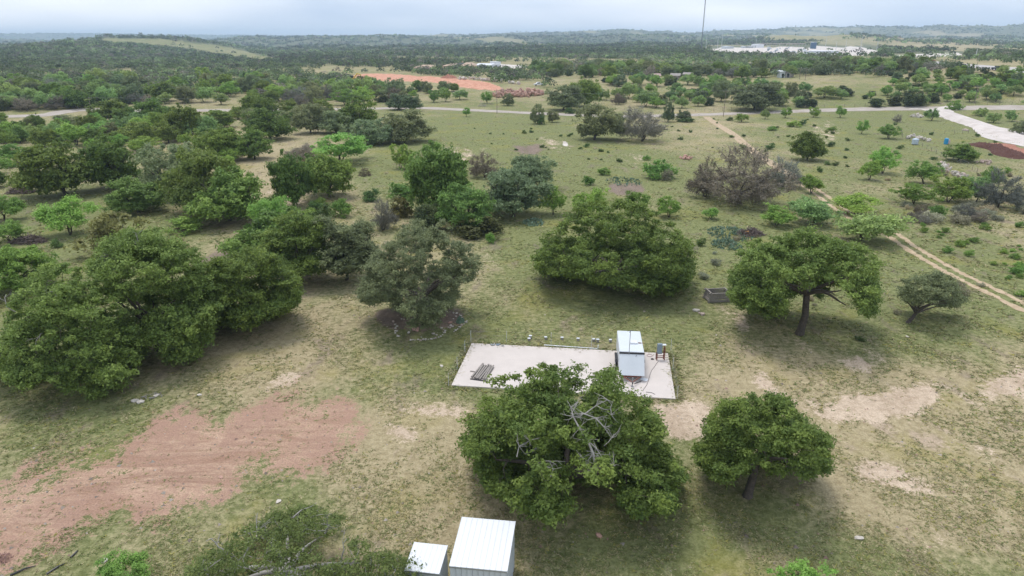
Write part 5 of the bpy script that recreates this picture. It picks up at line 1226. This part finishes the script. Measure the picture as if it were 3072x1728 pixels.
# prickly pear
def pear(label, cx, cyy, wpx, n, seed):
    rg = random.Random(seed); base_ = P(cx, cyy); rx = px_size(base_, wpx/2)
    root = MB()
    for k in range(n):
        a = rg.random()*6.28; rr0 = rg.random()**.5; p = Vector((math.cos(a)*rr0*rx, math.sin(a)*rr0*rx*1.3, rg.uniform(.1, .75)*(1.1-rr0)))
        s = rg.uniform(.13, .22); M_ = Matrix.Rotation(rg.random()*6, 4, 'Z') @ Matrix.Rotation(rg.uniform(-.7, .7), 4, 'X')
        o_ = [p+(M_ @ Vector((math.cos(t)*s*.8, -.02, math.sin(t)*s))) for t in [2*math.pi*j/7 for j in range(7)]]
        root.prism(o_, (M_ @ Vector((0, .04, 0, 0))).xyz)
    o = root.build('prickly_pear', CACT, loc=base_); setp(o, label, 'cactus', kind='stuff'); return o
pear('upper blue-green prickly pear bed left of the debris heap', 2190, 702, 130, 260, 1)
pear('lower blue-green prickly pear bed left of the umbrella-shaped oak', 2180, 735, 90, 220, 2)
pear('prickly pear patch under the centre clump of live oaks', 1600, 668, 70, 130, 3)
pear('long prickly pear bed in the middle pasture above the dark bare patch', 1870, 545, 110, 160, 4)
pear('small prickly pear clump inside the stone ring', 1380, 966, 22, 60, 5)
TARP = simple('black tarp', (.02, .02, .025), .5); ORNG = simple('orange debris', (.5, .24, .05), .8)
p = P(2268, 704); m = MB(); m.prism([(-1.2, 0, 0), (.9, .1, 0), (1.0, .3, .12), (-.2, .5, .75), (-1.0, .3, .6)], (0, .5, .1)); setp(m.build('tarp', TARP, loc=p), 'black tarp draped over the debris heap', 'tarp')
p = P(2240, 705); m = MB(); m.box((0, 0, .3), (.5, .4, .6)); m.box((.3, -.2, .2), (.4, .3, .4), rz=.5); setp(m.build('debris', ORNG, loc=p, bevel=.03), 'orange-brown rusty junk in front of the black tarp', 'debris')
# --- log pen
lp0 = P(2128, 895); lr = empty('log_pen', P(2150, 900), 'small crib of stacked grey cedar logs left of the umbrella-shaped oak', 'log pen', rz=.12)
for k in range(7):
    z = .09+k*.165; o_ = rw.uniform(-.2, .2)
    for (c, d, L2_) in (((.1, -.75), (1, 0), 2.6), ((.1, .75), (1, 0), 2.6), ((-1.0, 0), (0, 1), 1.7), ((1.2, 0), (0, 1), 1.7)):
        zz = z+(.08 if d[1] else 0)
        if zz > 1.2 and c[0] > 1: continue
        a_ = Vector((c[0]-d[0]*L2_/2+o_, c[1]-d[1]*L2_/2, zz)); e_ = Vector((c[0]+d[0]*L2_/2+o_, c[1]+d[1]*L2_/2, zz+rw.uniform(-.03, .03)))
        m = MB(); m.tube([a_, (a_+e_)/2+Vector((0, 0, rw.uniform(-.02, .02))), e_], [.09, .08, .065], 7); m.build('log', GREYW, lr)

# ------------------------------------------------------------------ poles, fence lines, far things
def pole(x, top, bx_, by_, label, rad=.14, arm=True, mat=POLE, group=None, cat='utility pole', name='utility_pole', base=None):
    base_ = base or P(bx_, by_); dxx = ray(bx_, top); hd = math.hypot(base_.x, base_.y); hh = CAM_H+hd*dxx[2]/math.hypot(dxx[0], dxx[1])-base_.z
    root = empty(name, base_, label, cat, group); m = MB(); m.tube([(0, 0, -.2), (0, 0, hh)], [rad, rad*.65], 8); m.build('shaft', mat, root)
    if arm:
        m = MB(); m.box((0, -.12, hh-.5), (2.2, .12, .14)); m.build('crossarm', mat, root)
        for q in (-.95, 0, .95):
            m = MB(); m.tube([(q, -.12, hh-.43 if q else hh), (q, -.12, hh-.2 if q else hh+.25)], .06, 6); m.build('insulator', GREYM, root)
    return root, hh
pA, hA = pole(0, 268, 1491, 342, 'thin wooden utility pole on the near roadside, centre', .12)
pB, hB = pole(0, 270, 2170, 350, 'wooden utility pole where the track meets the road', .13)
pC, hC = pole(0, 256, 2917, 336, 'wooden utility pole beside the white driveway', .16)
pD, hD = pole(0, 292, 278, 352, 'pale utility pole by the road, upper left', .15)
pole(0, 203, 2398, 238, 'utility pole right of the little white farm building, left one', .14)
pole(0, 205, 2415, 241, 'utility pole right of the little white farm building, right one', .14)
STEELP = simple('pale steel pole', (.55, .56, .57), .5)
for (x0, t0_, b0, lb) in ((2926,146,176,'pale steel pole beyond the highway at the right'), (2931,160,198,'thin brown pole on the near side of the highway'), (2117,108,150,'first tall steel pole from the left at the white yard'), (2152,112,146,'second tall steel pole from the left at the white yard'),
      (2163,104,153,'third, tallest steel pole of the left trio at the white yard'), (2267,116,140,'slim steel pole behind the white block building'), (2476,102,143,'tall steel pole behind the large white shed'), (2507,124,150,'left post of the steel portal right of the yard'),
      (2537,118,143,'right post of the steel portal right of the yard'), (2579,110,162,'tallest leaning-looking steel pole right of the yard'), (2630,122,150,'far thin steel pole right of the yard')):
    pole(0, t0_, x0, b0, lb, .38 if x0 != 2931 else .14, False, STEELP if x0 != 2931 else POLE, 'poles at the yard' if x0 < 2700 else None, cat='steel pole' if x0 != 2931 else 'utility pole', name='steel_pole' if x0 != 2931 else 'utility_pole')
# overhead wires strung between the road poles
def wire(p, q, label):
    a_, c_ = Vector(p), Vector(q); pts = [a_.lerp(c_, t)-Vector((0, 0, 4*t*(1-t)*1.6)) for t in [k/14 for k in range(15)]]
    m = MB(); m.tube(pts, .018, 3); setp(m.build('overhead_wire', GREYM), label, 'wire')
tA, tB, tC, tD = pA.location+Vector((0, 0, hA)), pB.location+Vector((0, 0, hB)), pC.location+Vector((0, 0, hC)), pD.location+Vector((0, 0, hD))
wire(tD, tA, 'overhead wire from the upper left pole to the centre pole'); wire(tA, tB, 'overhead wire from the centre pole to the track pole'); wire(tB, tC, 'overhead wire from the track pole to the driveway pole')
# radio mast
mbp = P(2103, 150); tr_ = empty('radio_mast', mbp, 'very tall thin radio mast running out of the top of the picture', 'mast')
tri = [(.55*math.cos(a), .55*math.sin(a)) for a in (0, 2.094, 4.188)]
m = MB()
for (a, b_) in tri: m.tube([(a, b_, -.5), (a, b_, 150)], .22, 5)
m.build('leg', simple('mast steel', (.16, .17, .20), .5), tr_)
m = MB()
for k in range(60):
    z = k*2.5
    for j in range(3): m.tube([(tri[j][0], tri[j][1], z), (tri[(j+1) % 3][0], tri[(j+1) % 3][1], z+2.5)], .07, 3, cap=False)
m.build('bracing', simple('mast brace steel', (.16, .17, .20), .5), tr_)
# fence line, right pasture
def fence(label, pts, n, h_=1.2, mat=POLE, sizes=.05):
    W = [P(*q) for q in pts]; o0_ = W[0]; root = empty('pasture_fence', o0_, label, 'fence'); tot = []
    cum = [0]
    for i in range(len(W)-1): cum.append(cum[-1]+(W[i+1]-W[i]).length)
    for k in range(n):
        s = cum[-1]*k/(n-1); i = min(max(j for j in range(len(W)) if cum[j] <= s+1e-6), len(W)-2); p = W[i].lerp(W[i+1], (s-cum[i])/(cum[i+1]-cum[i])); tot.append(p-o0_)
    pm = MB().tube([(0, 0, -.1), (0, 0, h_)], sizes, 6).mesh('post', mat)
    for p in tot: link('post', pm, root, loc=p)
    for z in (.4, .75, 1.1):
        m = MB(); m.tube([p+Vector((0, 0, z*h_/1.2)) for p in tot], .012, 3); m.build('wire', GREYM, root)
fence('wire fence running down past the round dark mesquite', [(2703,394),(2706,412),(2760,438),(2805,460),(2845,480),(2900,500),(2930,520)], 20)
fence('wire fence from the corner post to the white driveway', [(2703,394),(2760,398),(2830,402),(2880,402),(2922,398)], 9)
fence('wire fence along the far side of the gravel road, right', [(2060,336),(2300,328),(2500,322),(2700,318),(2900,316),(3072,316)], 34, 1.3, sizes=.06)
# portable toilet and tank on the right
p = P(2837, 433); r0 = empty('portable_toilet', p, 'bright blue plastic barrel stand near the driveway', 'barrel')
m = MB(); m.tube([(0, 0, 0), (0, 0, .15), (0, 0, 1.5), (0, 0, 1.7)], [.42, .55, .55, .4], 14); m.build('barrel', BLUEP, r0)
m = MB(); m.tube([(0, 0, 1.69), (0, 0, 1.76)], .2, 10); m.build('cap', WHITE, r0)
r0.name = 'blue_barrel'
p = P(2845, 432); m = MB(); m.box((0, 0, .5), (.6, .5, 1.0)); m.box((.1, 0, 1.15), (.3, .3, .3)); setp(m.build('bucket_stack', simple('pinkish pail', (.6, .45, .42), .5), loc=p, bevel=.04), 'small pale pinkish pails right of the blue barrel', 'pails')
p = P(2744, 434); r0 = empty('water_tank', p, 'pale blue-grey tank in front of the white rubble', 'tank'); TKM = simple('pale blue tank', (.45, .52, .60), .4)
m = MB(); m.tube([(0, 0, .2), (0, 0, 1.5), (0, 0, 1.75)], [.85, .85, .45], 16); m.build('tank_shell', TKM, r0)
for q in range(3):
    m = MB(); m.tube([(.6*math.cos(q*2.1), .6*math.sin(q*2.1), 0), (.6*math.cos(q*2.1), .6*math.sin(q*2.1), .25)], .06, 6); m.build('leg', GREYM, r0)
# vehicles far off
def far_car(px_, py_, yaw_, paint, label, cat, pick=False, scale=1):
    r0 = empty('pickup_truck' if pick else 'parked_car', P(px_, py_)+Vector((0, 0, .25)), label, cat, rz=yaw_); r0.scale = (scale,)*3
    pf = [(-2.7,.4),(-2.7,1.0),(-1.5,1.1),(-.9,1.8),(.7,1.85),(.8,1.2),(2.7,1.15),(2.7,.4)] if pick else [(-2.3,.35),(-2.3,.85),(-1.2,1.0),(-.7,1.5),(1.2,1.55),(1.9,1.05),(2.3,.95),(2.3,.35)]
    m = MB(); m.prism([(x, -.95, z) for x, z in pf], (0, 1.9, 0)); m.build('body', paint, r0, bevel=.06)
    for s in (-1, 1):
        g = [(-1.3,1.15),(-.85,1.7),(.55,1.75),(.6,1.2)] if pick else [(-1.0,1.02),(-.6,1.42),(1.1,1.45),(1.5,1.05)]
        m = MB(); m.prism([(x, s*.955, z) for x, z in g], (0, s*.012, 0)); m.build('side_window', GLASS, r0)
    if pick: m = MB(); m.box((1.7, 0, 1.19), (1.7, 1.6, .06)); m.build('bed_cover', WHITEW, r0)
    for x in (-1.7 if pick else -1.45, 1.7 if pick else 1.4):
        for s in (-1, 1): m = MB(); m.tube([(x, s*.75, .4), (x, s*.99, .4)], .4, 12); m.build('wheel', BLACK, r0)
    return r0
far_car(2990, 211, math.pi+.25, CARP, 'dark blue pickup truck driving on the highway at the right edge', 'truck', True)
WTRK = simple('white truck paint', (.75, .76, .78), .4)
far_car(1616, 259, .2, WTRK, 'white truck cab parked left of the big dark thicket behind the road', 'truck', True)
p = P(2775, 187); r0 = empty('flatbed_trailer', p+Vector((0, 0, .3)), 'rusty flatbed trailer beside the round tree on the highway', 'trailer', rz=-.2)
m = MB(); m.box((0, 0, 1.0), (13, 2.4, .35)); m.build('deck', RUST, r0)
for x in (-5, 3.5, 5):
    m = MB(); m.tube([(x, -1.2, .5), (x, 1.2, .5)], .5, 10); m.build('wheel', BLACK, r0)
# excavator by the red clearing
p = P(1052, 250); r0 = empty('excavator', p, 'yellow excavator at the left end of the red clearing', 'excavator', rz=.2); r0.scale = (1.4,)*3
for s in (-1, 1): m = MB(); m.prism([(x, s*1.0, z) for x, z in [(-1.9,.1),(-2.1,.45),(-1.8,.85),(1.8,.85),(2.1,.45),(1.9,.1)]], (0, s*.5, 0)); m.build('track', DARKM, r0)
m = MB(); m.prism([(x, -1.2, z) for x, z in [(-2.0,1.0),(-2.2,1.9),(-1.2,2.2),(1.2,2.1),(1.4,1.0)]], (0, 2.4, 0)); m.build('body', YELL, r0, bevel=.08)
m = MB(); m.box((.7, .65, 2.55), (1.1, 1.0, 1.1)); m.build('cab', GLASS, r0, bevel=.08)
m = MB(); m.tube([(1.2, 0, 1.8), (3.0, 0, 4.0), (4.6, 0, 3.4)], [.3, .32, .2], 6); m.tube([(4.5, 0, 3.5), (4.8, 0, 1.2)], .18, 6); m.build('boom', YELL, r0)
m = MB(); m.prism([(x, -.5, z) for x, z in [(4.4,1.3),(5.1,1.2),(5.0,.3),(4.3,.4)]], (0, 1.0, 0)); m.build('bucket', DARKM, r0)
# houses under construction (hip roofs)
def house(name, label, x0, x1, ybase, ytop, depth_m, wall, roof, ridge=.45, gable=False, chimney=False, wins=4):
    a_, b_ = P(x0, ybase), P(x1, ybase); a_.z = b_.z = min(a_.z, b_.z); w_ = (b_-a_).length; c = (a_+b_)/2; d_ = ray((x0+x1)/2, ytop)
    hd = math.hypot(c.x, c.y)+depth_m/2; ht = CAM_H+hd*d_[2]/math.hypot(d_[0], d_[1])-c.z; ht = max(ht, 4.0); hw = ht*(1-ridge)
    ya = math.atan2((b_-a_).y, (b_-a_).x); root = empty(name, c, label, 'house', rz=ya)
    m = MB(); m.box((0, depth_m/2, hw/2-.5), (w_, depth_m, hw+1)); m.build('wall', wall, root)
    ov = .5; x_, y0, y1 = w_/2+ov, -ov, depth_m+ov; rx_ = x_ if gable else x_*.45; ym = (y0+y1)/2
    m = MB(); m.add([(-x_, y0, hw), (x_, y0, hw), (x_, y1, hw), (-x_, y1, hw), (-rx_, ym, ht), (rx_, ym, ht)], [(0, 1, 5, 4), (1, 2, 5), (2, 3, 4, 5), (3, 0, 4), (3, 2, 1, 0)]); rf = m.build('roof', roof, root)
    if chimney: m = MB(); m.box((w_*.1, ym, ht+.3), (1.0, 1.0, 2.2)); m.build('chimney', TAN, rf)
    for k in range(wins):
        xx = -w_/2+w_*(k+.5)/wins; m = MB(); m.box((xx, -.02, hw*.5), (1.4, .08, 1.5)); wf = m.build('window', WHITE, root)
        m = MB(); m.box((xx, -.07, hw*.5), (1.15, .04, 1.25)); m.build('pane', GLASS, wf)
    m = MB(); m.box((w_*.06, -.03, 1.05), (1.1, .1, 2.1)); m.build('door', ROOFD, root)
    return root
house('unfinished_house', 'tan unfinished house with rounded rooflines, leftmost of the far houses', 1242, 1292, 212, 194, 16, TAN, ROOFR)
house('unfinished_house', 'low tan-roofed wing left of the dark-roofed house', 1328, 1372, 206, 195, 14, TAN, ROOFR)
house('unfinished_house', 'far house with a dark half-covered steep roof', 1362, 1388, 206, 188, 14, TAN, ROOFD, .5, chimney=True)
house('unfinished_house', 'far tan house with a pale steep gable roof', 1380, 1420, 208, 187, 16, TAN, ROOFR, .55)
house('metal_building', 'long low white metal building right of the far houses', 1424, 1470, 206, 194, 18, WHITEW, WHITE, .3, True)
house('metal_building', 'small white block building on the pale yard', 1470, 1490, 199, 190, 8, WHITE, WHITE, .05, True, wins=2)
house('farm_building', 'little white farm building with a lean-to among the grey trees', 2340, 2354, 234, 216, 5, WHITEW, WHITE, .15, True, wins=1)
house('farm_building', 'open white-roofed lean-to beside the little white farm building', 2355, 2371, 233, 221, 5, GREYW, WHITE, .15, True, wins=1)
house('farm_shed', 'low weathered tin-roofed shed under the grey trees, left of the dark barn', 1960, 1980, 243, 231, 6, GREYW, simple('rusty pink roof', (.40, .28, .26), .8), .3, True, wins=2)
house('farm_shed', 'dark open barn under the grey trees', 2048, 2076, 240, 227, 8, ROOFD, GREYW, .25, True, wins=2)
house('farm_shed', 'low brown shed between the tin-roofed shed and the dark barn', 2010, 2036, 243, 233, 6, POLE, GREYW, .3, True, wins=2)
# industrial yard
def ybox(name, label, x0, x1, yb, yt, dm, mat, cat, grp=None, rib=False):
    a_, b_ = P(x0, yb), P(x1, yb); a_.z = b_.z = min(a_.z, b_.z); w_ = (b_-a_).length; c = (a_+b_)/2; d_ = ray((x0+x1)/2, yt); hd = math.hypot(c.x, c.y)
    ht = CAM_H+hd*d_[2]/math.hypot(d_[0], d_[1])-c.z; ht = max(ht, 2.5); root = empty(name, c, label, cat, grp, rz=math.atan2((b_-a_).y, (b_-a_).x))
    m = MB(); m.box((0, dm/2, ht/2-.5), (w_, dm, ht+1)); m.build('wall', mat, root)
    m = MB(); m.add([(-w_/2-.3, -.3, ht), (w_/2+.3, -.3, ht), (w_/2+.3, dm+.3, ht), (-w_/2-.3, dm+.3, ht), (-w_/2-.3, dm/2, ht*1.12), (w_/2+.3, dm/2, ht*1.12)], [(0, 1, 5, 4), (2, 3, 4, 5), (1, 2, 5), (3, 0, 4), (3, 2, 1, 0)]); m.build('roof', WHITE, root)
    m = MB(); m.box((w_*.2, -.05, ht*.3), (w_*.15, .1, ht*.55)); m.build('door', GREYM, root)
    return root
ybox('warehouse', 'largest white warehouse with a long low roof at the industrial yard', 2424, 2498, 162, 153, 30, WHITEW, 'warehouse')
ybox('yard_building', 'white block building standing behind the industrial yard', 2253, 2271, 143, 133, 16, WHITE, 'building')
ybox('yard_building', 'small white building with tan side at the left of the yard', 2165, 2180, 147, 139, 12, WHITEW, 'building')
ybox('yard_building', 'low white hut between the left and the block building', 2222, 2234, 144, 140, 8, WHITEW, 'building')
ybox('yard_building', 'low grey-white hut left of the white block building', 2240, 2252, 144, 140, 8, GREYM, 'building')
p = P(2439, 146); r0 = empty('storage_tank', p, 'dark blue cylindrical storage tank at the back of the yard', 'tank'); TB = simple('dark blue tank', (.05, .10, .17), .5)
wq = px_size(p, 8.5); hq = px_size(p, 17)
m = MB(); m.tube([(0, 0, -1), (0, 0, hq)], wq, 24); m.build('tank_shell', TB, r0)
m = MB(); m.tube([(0, 0, hq), (0, 0, hq+.8)], [wq*1.05, wq*.9], 24); m.build('rim', GREYM, r0)
ry_ = random.Random(5)
for k in range(34):
    x0 = ry_.uniform(2290, 2420); y0 = ry_.uniform(145, 162); w0 = ry_.uniform(2.5, 8)
    p = P(x0, y0); col_ = ry_.choice([WHITE, WHITEW, GREYM, PANELB, WHITE])
    root = empty('yard_container', p, 'small white or grey-blue equipment box standing in the middle of the industrial yard', 'equipment', 'equipment boxes in the industrial yard', rz=ry_.uniform(-.3, .3))
    ww = px_size(p, w0); hh_ = px_size(p, ry_.uniform(1.5, 4))
    m = MB(); m.box((0, 0, hh_/2), (ww, 4, hh_)); m.box((0, 0, hh_+.15), (ww*.7, 2.5, .3)); m.build('housing', col_, root)
# pipe rack across the yard
p0, p1 = P(2270, 142), P(2415, 141); r0 = empty('pipe_rack', p0, 'long horizontal pipe rack along the back of the industrial yard', 'pipe rack'); dv = p1-p0
m = MB(); m.tube([(0, 0, 5.5), (dv.x, dv.y, dv.z+5.5)], .5, 6); m.build('pipe', simple('pale brown pipe', (.45, .38, .34), .6), r0)
for k in range(16):
    q = dv*(k/15); m = MB(); m.tube([(q.x, q.y, q.z-.5), (q.x, q.y, q.z+5.5)], .25, 5); m.build('support', GREYM, r0)
# portal crossbar
pa, pb2 = P(2507, 150), P(2537, 143)
# ------------------------------------------------------------------ grass tufts, pebbles (uncountable)
def tufts():
    rng = np.random.default_rng(11); n = 130000
    px = rng.uniform(-80, 3150, n); py = 330+(1800-330)*rng.random(n)**.85
    keep = ~in_poly(px, py, SLAB_PX) & ~(blocked(px, py) & (rng.random(n) < .93))
    px, py = px[keep], py[keep]
    c = (864-py)/FPX; dx, dy, dz = (px-1536)/FPX, c*SP+CP, c*CP-SP; t = -CAM_H/dz; x, y = dx*t, dy*t
    # patchy density
    pat = np.sin(x*.35+1)*np.sin(y*.41+2)+.7*np.sin(x*.9+y*.6)+.5*np.sin(x*2.1-y*1.7)
    keep = pat+rng.normal(size=len(x))*.6 > -.1; x, y = x[keep], y[keep]
    for k0 in range(0, len(TR)-1):
        a_, b_ = P(*TR[k0]), P(*TR[k0+1]); d = b_-a_; L2_ = d.length
        s = np.clip(((x-a_.x)*d.x+(y-a_.y)*d.y)/L2_**2, 0, 1); dist = np.hypot(x-a_.x-s*d.x, y-a_.y-s*d.y)
        kk = (dist > 1.3) | (dist < .4); x, y = x[kk], y[kk]
    ex, ey = [], []
    for a_, b_, m_ in ((sl[0], sl[1], 160), (sl[1], sl[2], 420), (sl[2], sl[3], 380), (sl[3], sl[0], 260)):
        tt = rng.random(m_); o_ = (b_-a_).normalized(); nn = np.array([o_.y, -o_.x])*(np.abs(rng.normal(size=m_))*.28+.03)[:, None]
        ex.append(a_.x+(b_.x-a_.x)*tt+nn[:, 0]); ey.append(a_.y+(b_.y-a_.y)*tt+nn[:, 1])
    x, y = np.concatenate([x]+ex), np.concatenate([y]+ey); edge = len(x)-sum(len(q) for q in ex)
    n = len(x); dist = np.hypot(x, y); sc_ = np.clip(dist/55, .8, 2.2)*np.where(np.arange(n) >= edge, 1.9, 1)
    nb = 4; k = n*nb; ti = np.repeat(np.arange(n), nb)
    a = rng.random(k)*6.28; hgt = rng.uniform(.04, .10, k)*sc_[ti]; wid = rng.uniform(.03, .07, k)*sc_[ti]
    ox, oy = rng.normal(size=k)*.06*sc_[ti], rng.normal(size=k)*.06*sc_[ti]; lx, ly = rng.normal(size=k)*hgt*2.0, rng.normal(size=k)*hgt*2.0-hgt*1.2
    bx, by = x[ti]+ox, y[ti]+oy; ca, sa = np.cos(a)*wid, np.sin(a)*wid
    v = np.stack([np.stack([bx-ca, by-sa, np.zeros(k)-.01], -1), np.stack([bx+ca, by+sa, np.zeros(k)-.01], -1), np.stack([bx+lx, by+ly, hgt], -1)], 1).reshape(-1, 3)
    pal = np.array([(.17,.22,.07), (.25,.28,.10), (.48,.42,.25), (.34,.32,.16), (.40,.37,.10)])
    big = np.clip(.5+.35*np.sin(x*.06+.5)*np.sin(y*.05)+.25*np.sin(x*.15+y*.11), 0, 1)
    r_ = rng.random(n); ki = np.where(r_ < .30+.3*(1-big), rng.integers(0, 2, n), np.where(r_ < .93, rng.integers(2, 4, n), 4))
    colr = (pal[ki]*rng.uniform(.75, 1.25, (n, 1)))[ti]
    me = mesh_np('grass_tufts', v, [np.arange(3*k).reshape(k, 3)], TUFT, col=np.repeat(colr, 3, 0))
    setp(link('grass_tufts', me), 'short green and straw-coloured grass tufts over the pastures', 'grass', kind='stuff'); print('tuft tris', k)
tufts()
def pebbles():
    rng = np.random.default_rng(12); n = 3200
    px = rng.uniform(0, 3072, n); py = 620+(1728-620)*rng.random(n)
    inb = blocked(px, py); keep = (inb | (rng.random(n) < .3)) & ~in_poly(px, py, SLAB_PX); px, py = px[keep], py[keep]
    c = (864-py)/FPX; dx, dy, dz = (px-1536)/FPX, c*SP+CP, c*CP-SP; t = -CAM_H/dz; x, y = dx*t, dy*t; n = len(x)
    o = np.array([(1,0,0),(-.5,.87,0),(-.5,-.87,0),(0,0,.8)]); s = rng.uniform(.03, .11, n)*rng.choice([1, 1, 1, 1.7], n)
    ang = rng.random(n)*6.28; V = np.zeros((n, 4, 3))
    for j in range(4):
        q = o[j]*rng.uniform(.7, 1.3, (n, 1)); V[:, j, 0] = x+(q[:, 0]*np.cos(ang)-q[:, 1]*np.sin(ang))*s; V[:, j, 1] = y+(q[:, 0]*np.sin(ang)+q[:, 1]*np.cos(ang))*s; V[:, j, 2] = q[:, 2]*s
    b_ = np.arange(n)[:, None]*4; f = np.concatenate([b_+[0, 1, 3], b_+[1, 2, 3], b_+[2, 0, 3]])
    colr = np.array([(.52,.46,.40), (.42,.28,.23), (.36,.30,.25)])[rng.integers(0, 3, n)]*rng.uniform(.7, 1.2, (n, 1))
    me = mesh_np('loose_stones', V.reshape(-1, 3), [f], LEAF, col=np.repeat(colr, 4, 0)); setp(link('loose_stones', me), 'loose pale and pinkish stones strewn over soil and grass', 'stones', kind='stuff')
pebbles()
# ------------------------------------------------------------------ haze
hb = MB(); hb.box((0, 5500, -55), (26000, 14000, 420)); hm = bpy.data.materials.new('haze'); hm.use_nodes = True; hn = hm.node_tree; hn.nodes.clear()
ho = hn.nodes.new('ShaderNodeOutputMaterial'); hv = hn.nodes.new('ShaderNodeVolumePrincipled'); hv.inputs['Color'].default_value = (.62, .79, 1.0, 1); hv.inputs['Density'].default_value = HAZE_DENSITY
hn.links.new(hv.outputs[0], ho.inputs['Volume'])
hz = hb.build('haze', hm); setp(hz, kind='stuff'); hz.display_type = 'WIRE'
from collections import Counter
print(Counter(o['category'] for o in bpy.data.objects if 'category' in o).most_common(8))
open('/workdir/stats.txt','w').write(str(sum(len(m.polygons) for m in bpy.data.meshes)))if False else print('unique tris', sum(len(m.polygons) for m in bpy.data.meshes), 'ground', len(bpy.data.meshes['ground'].polygons))
print('script', time.time()-T0, 'objects', len(bpy.data.objects))
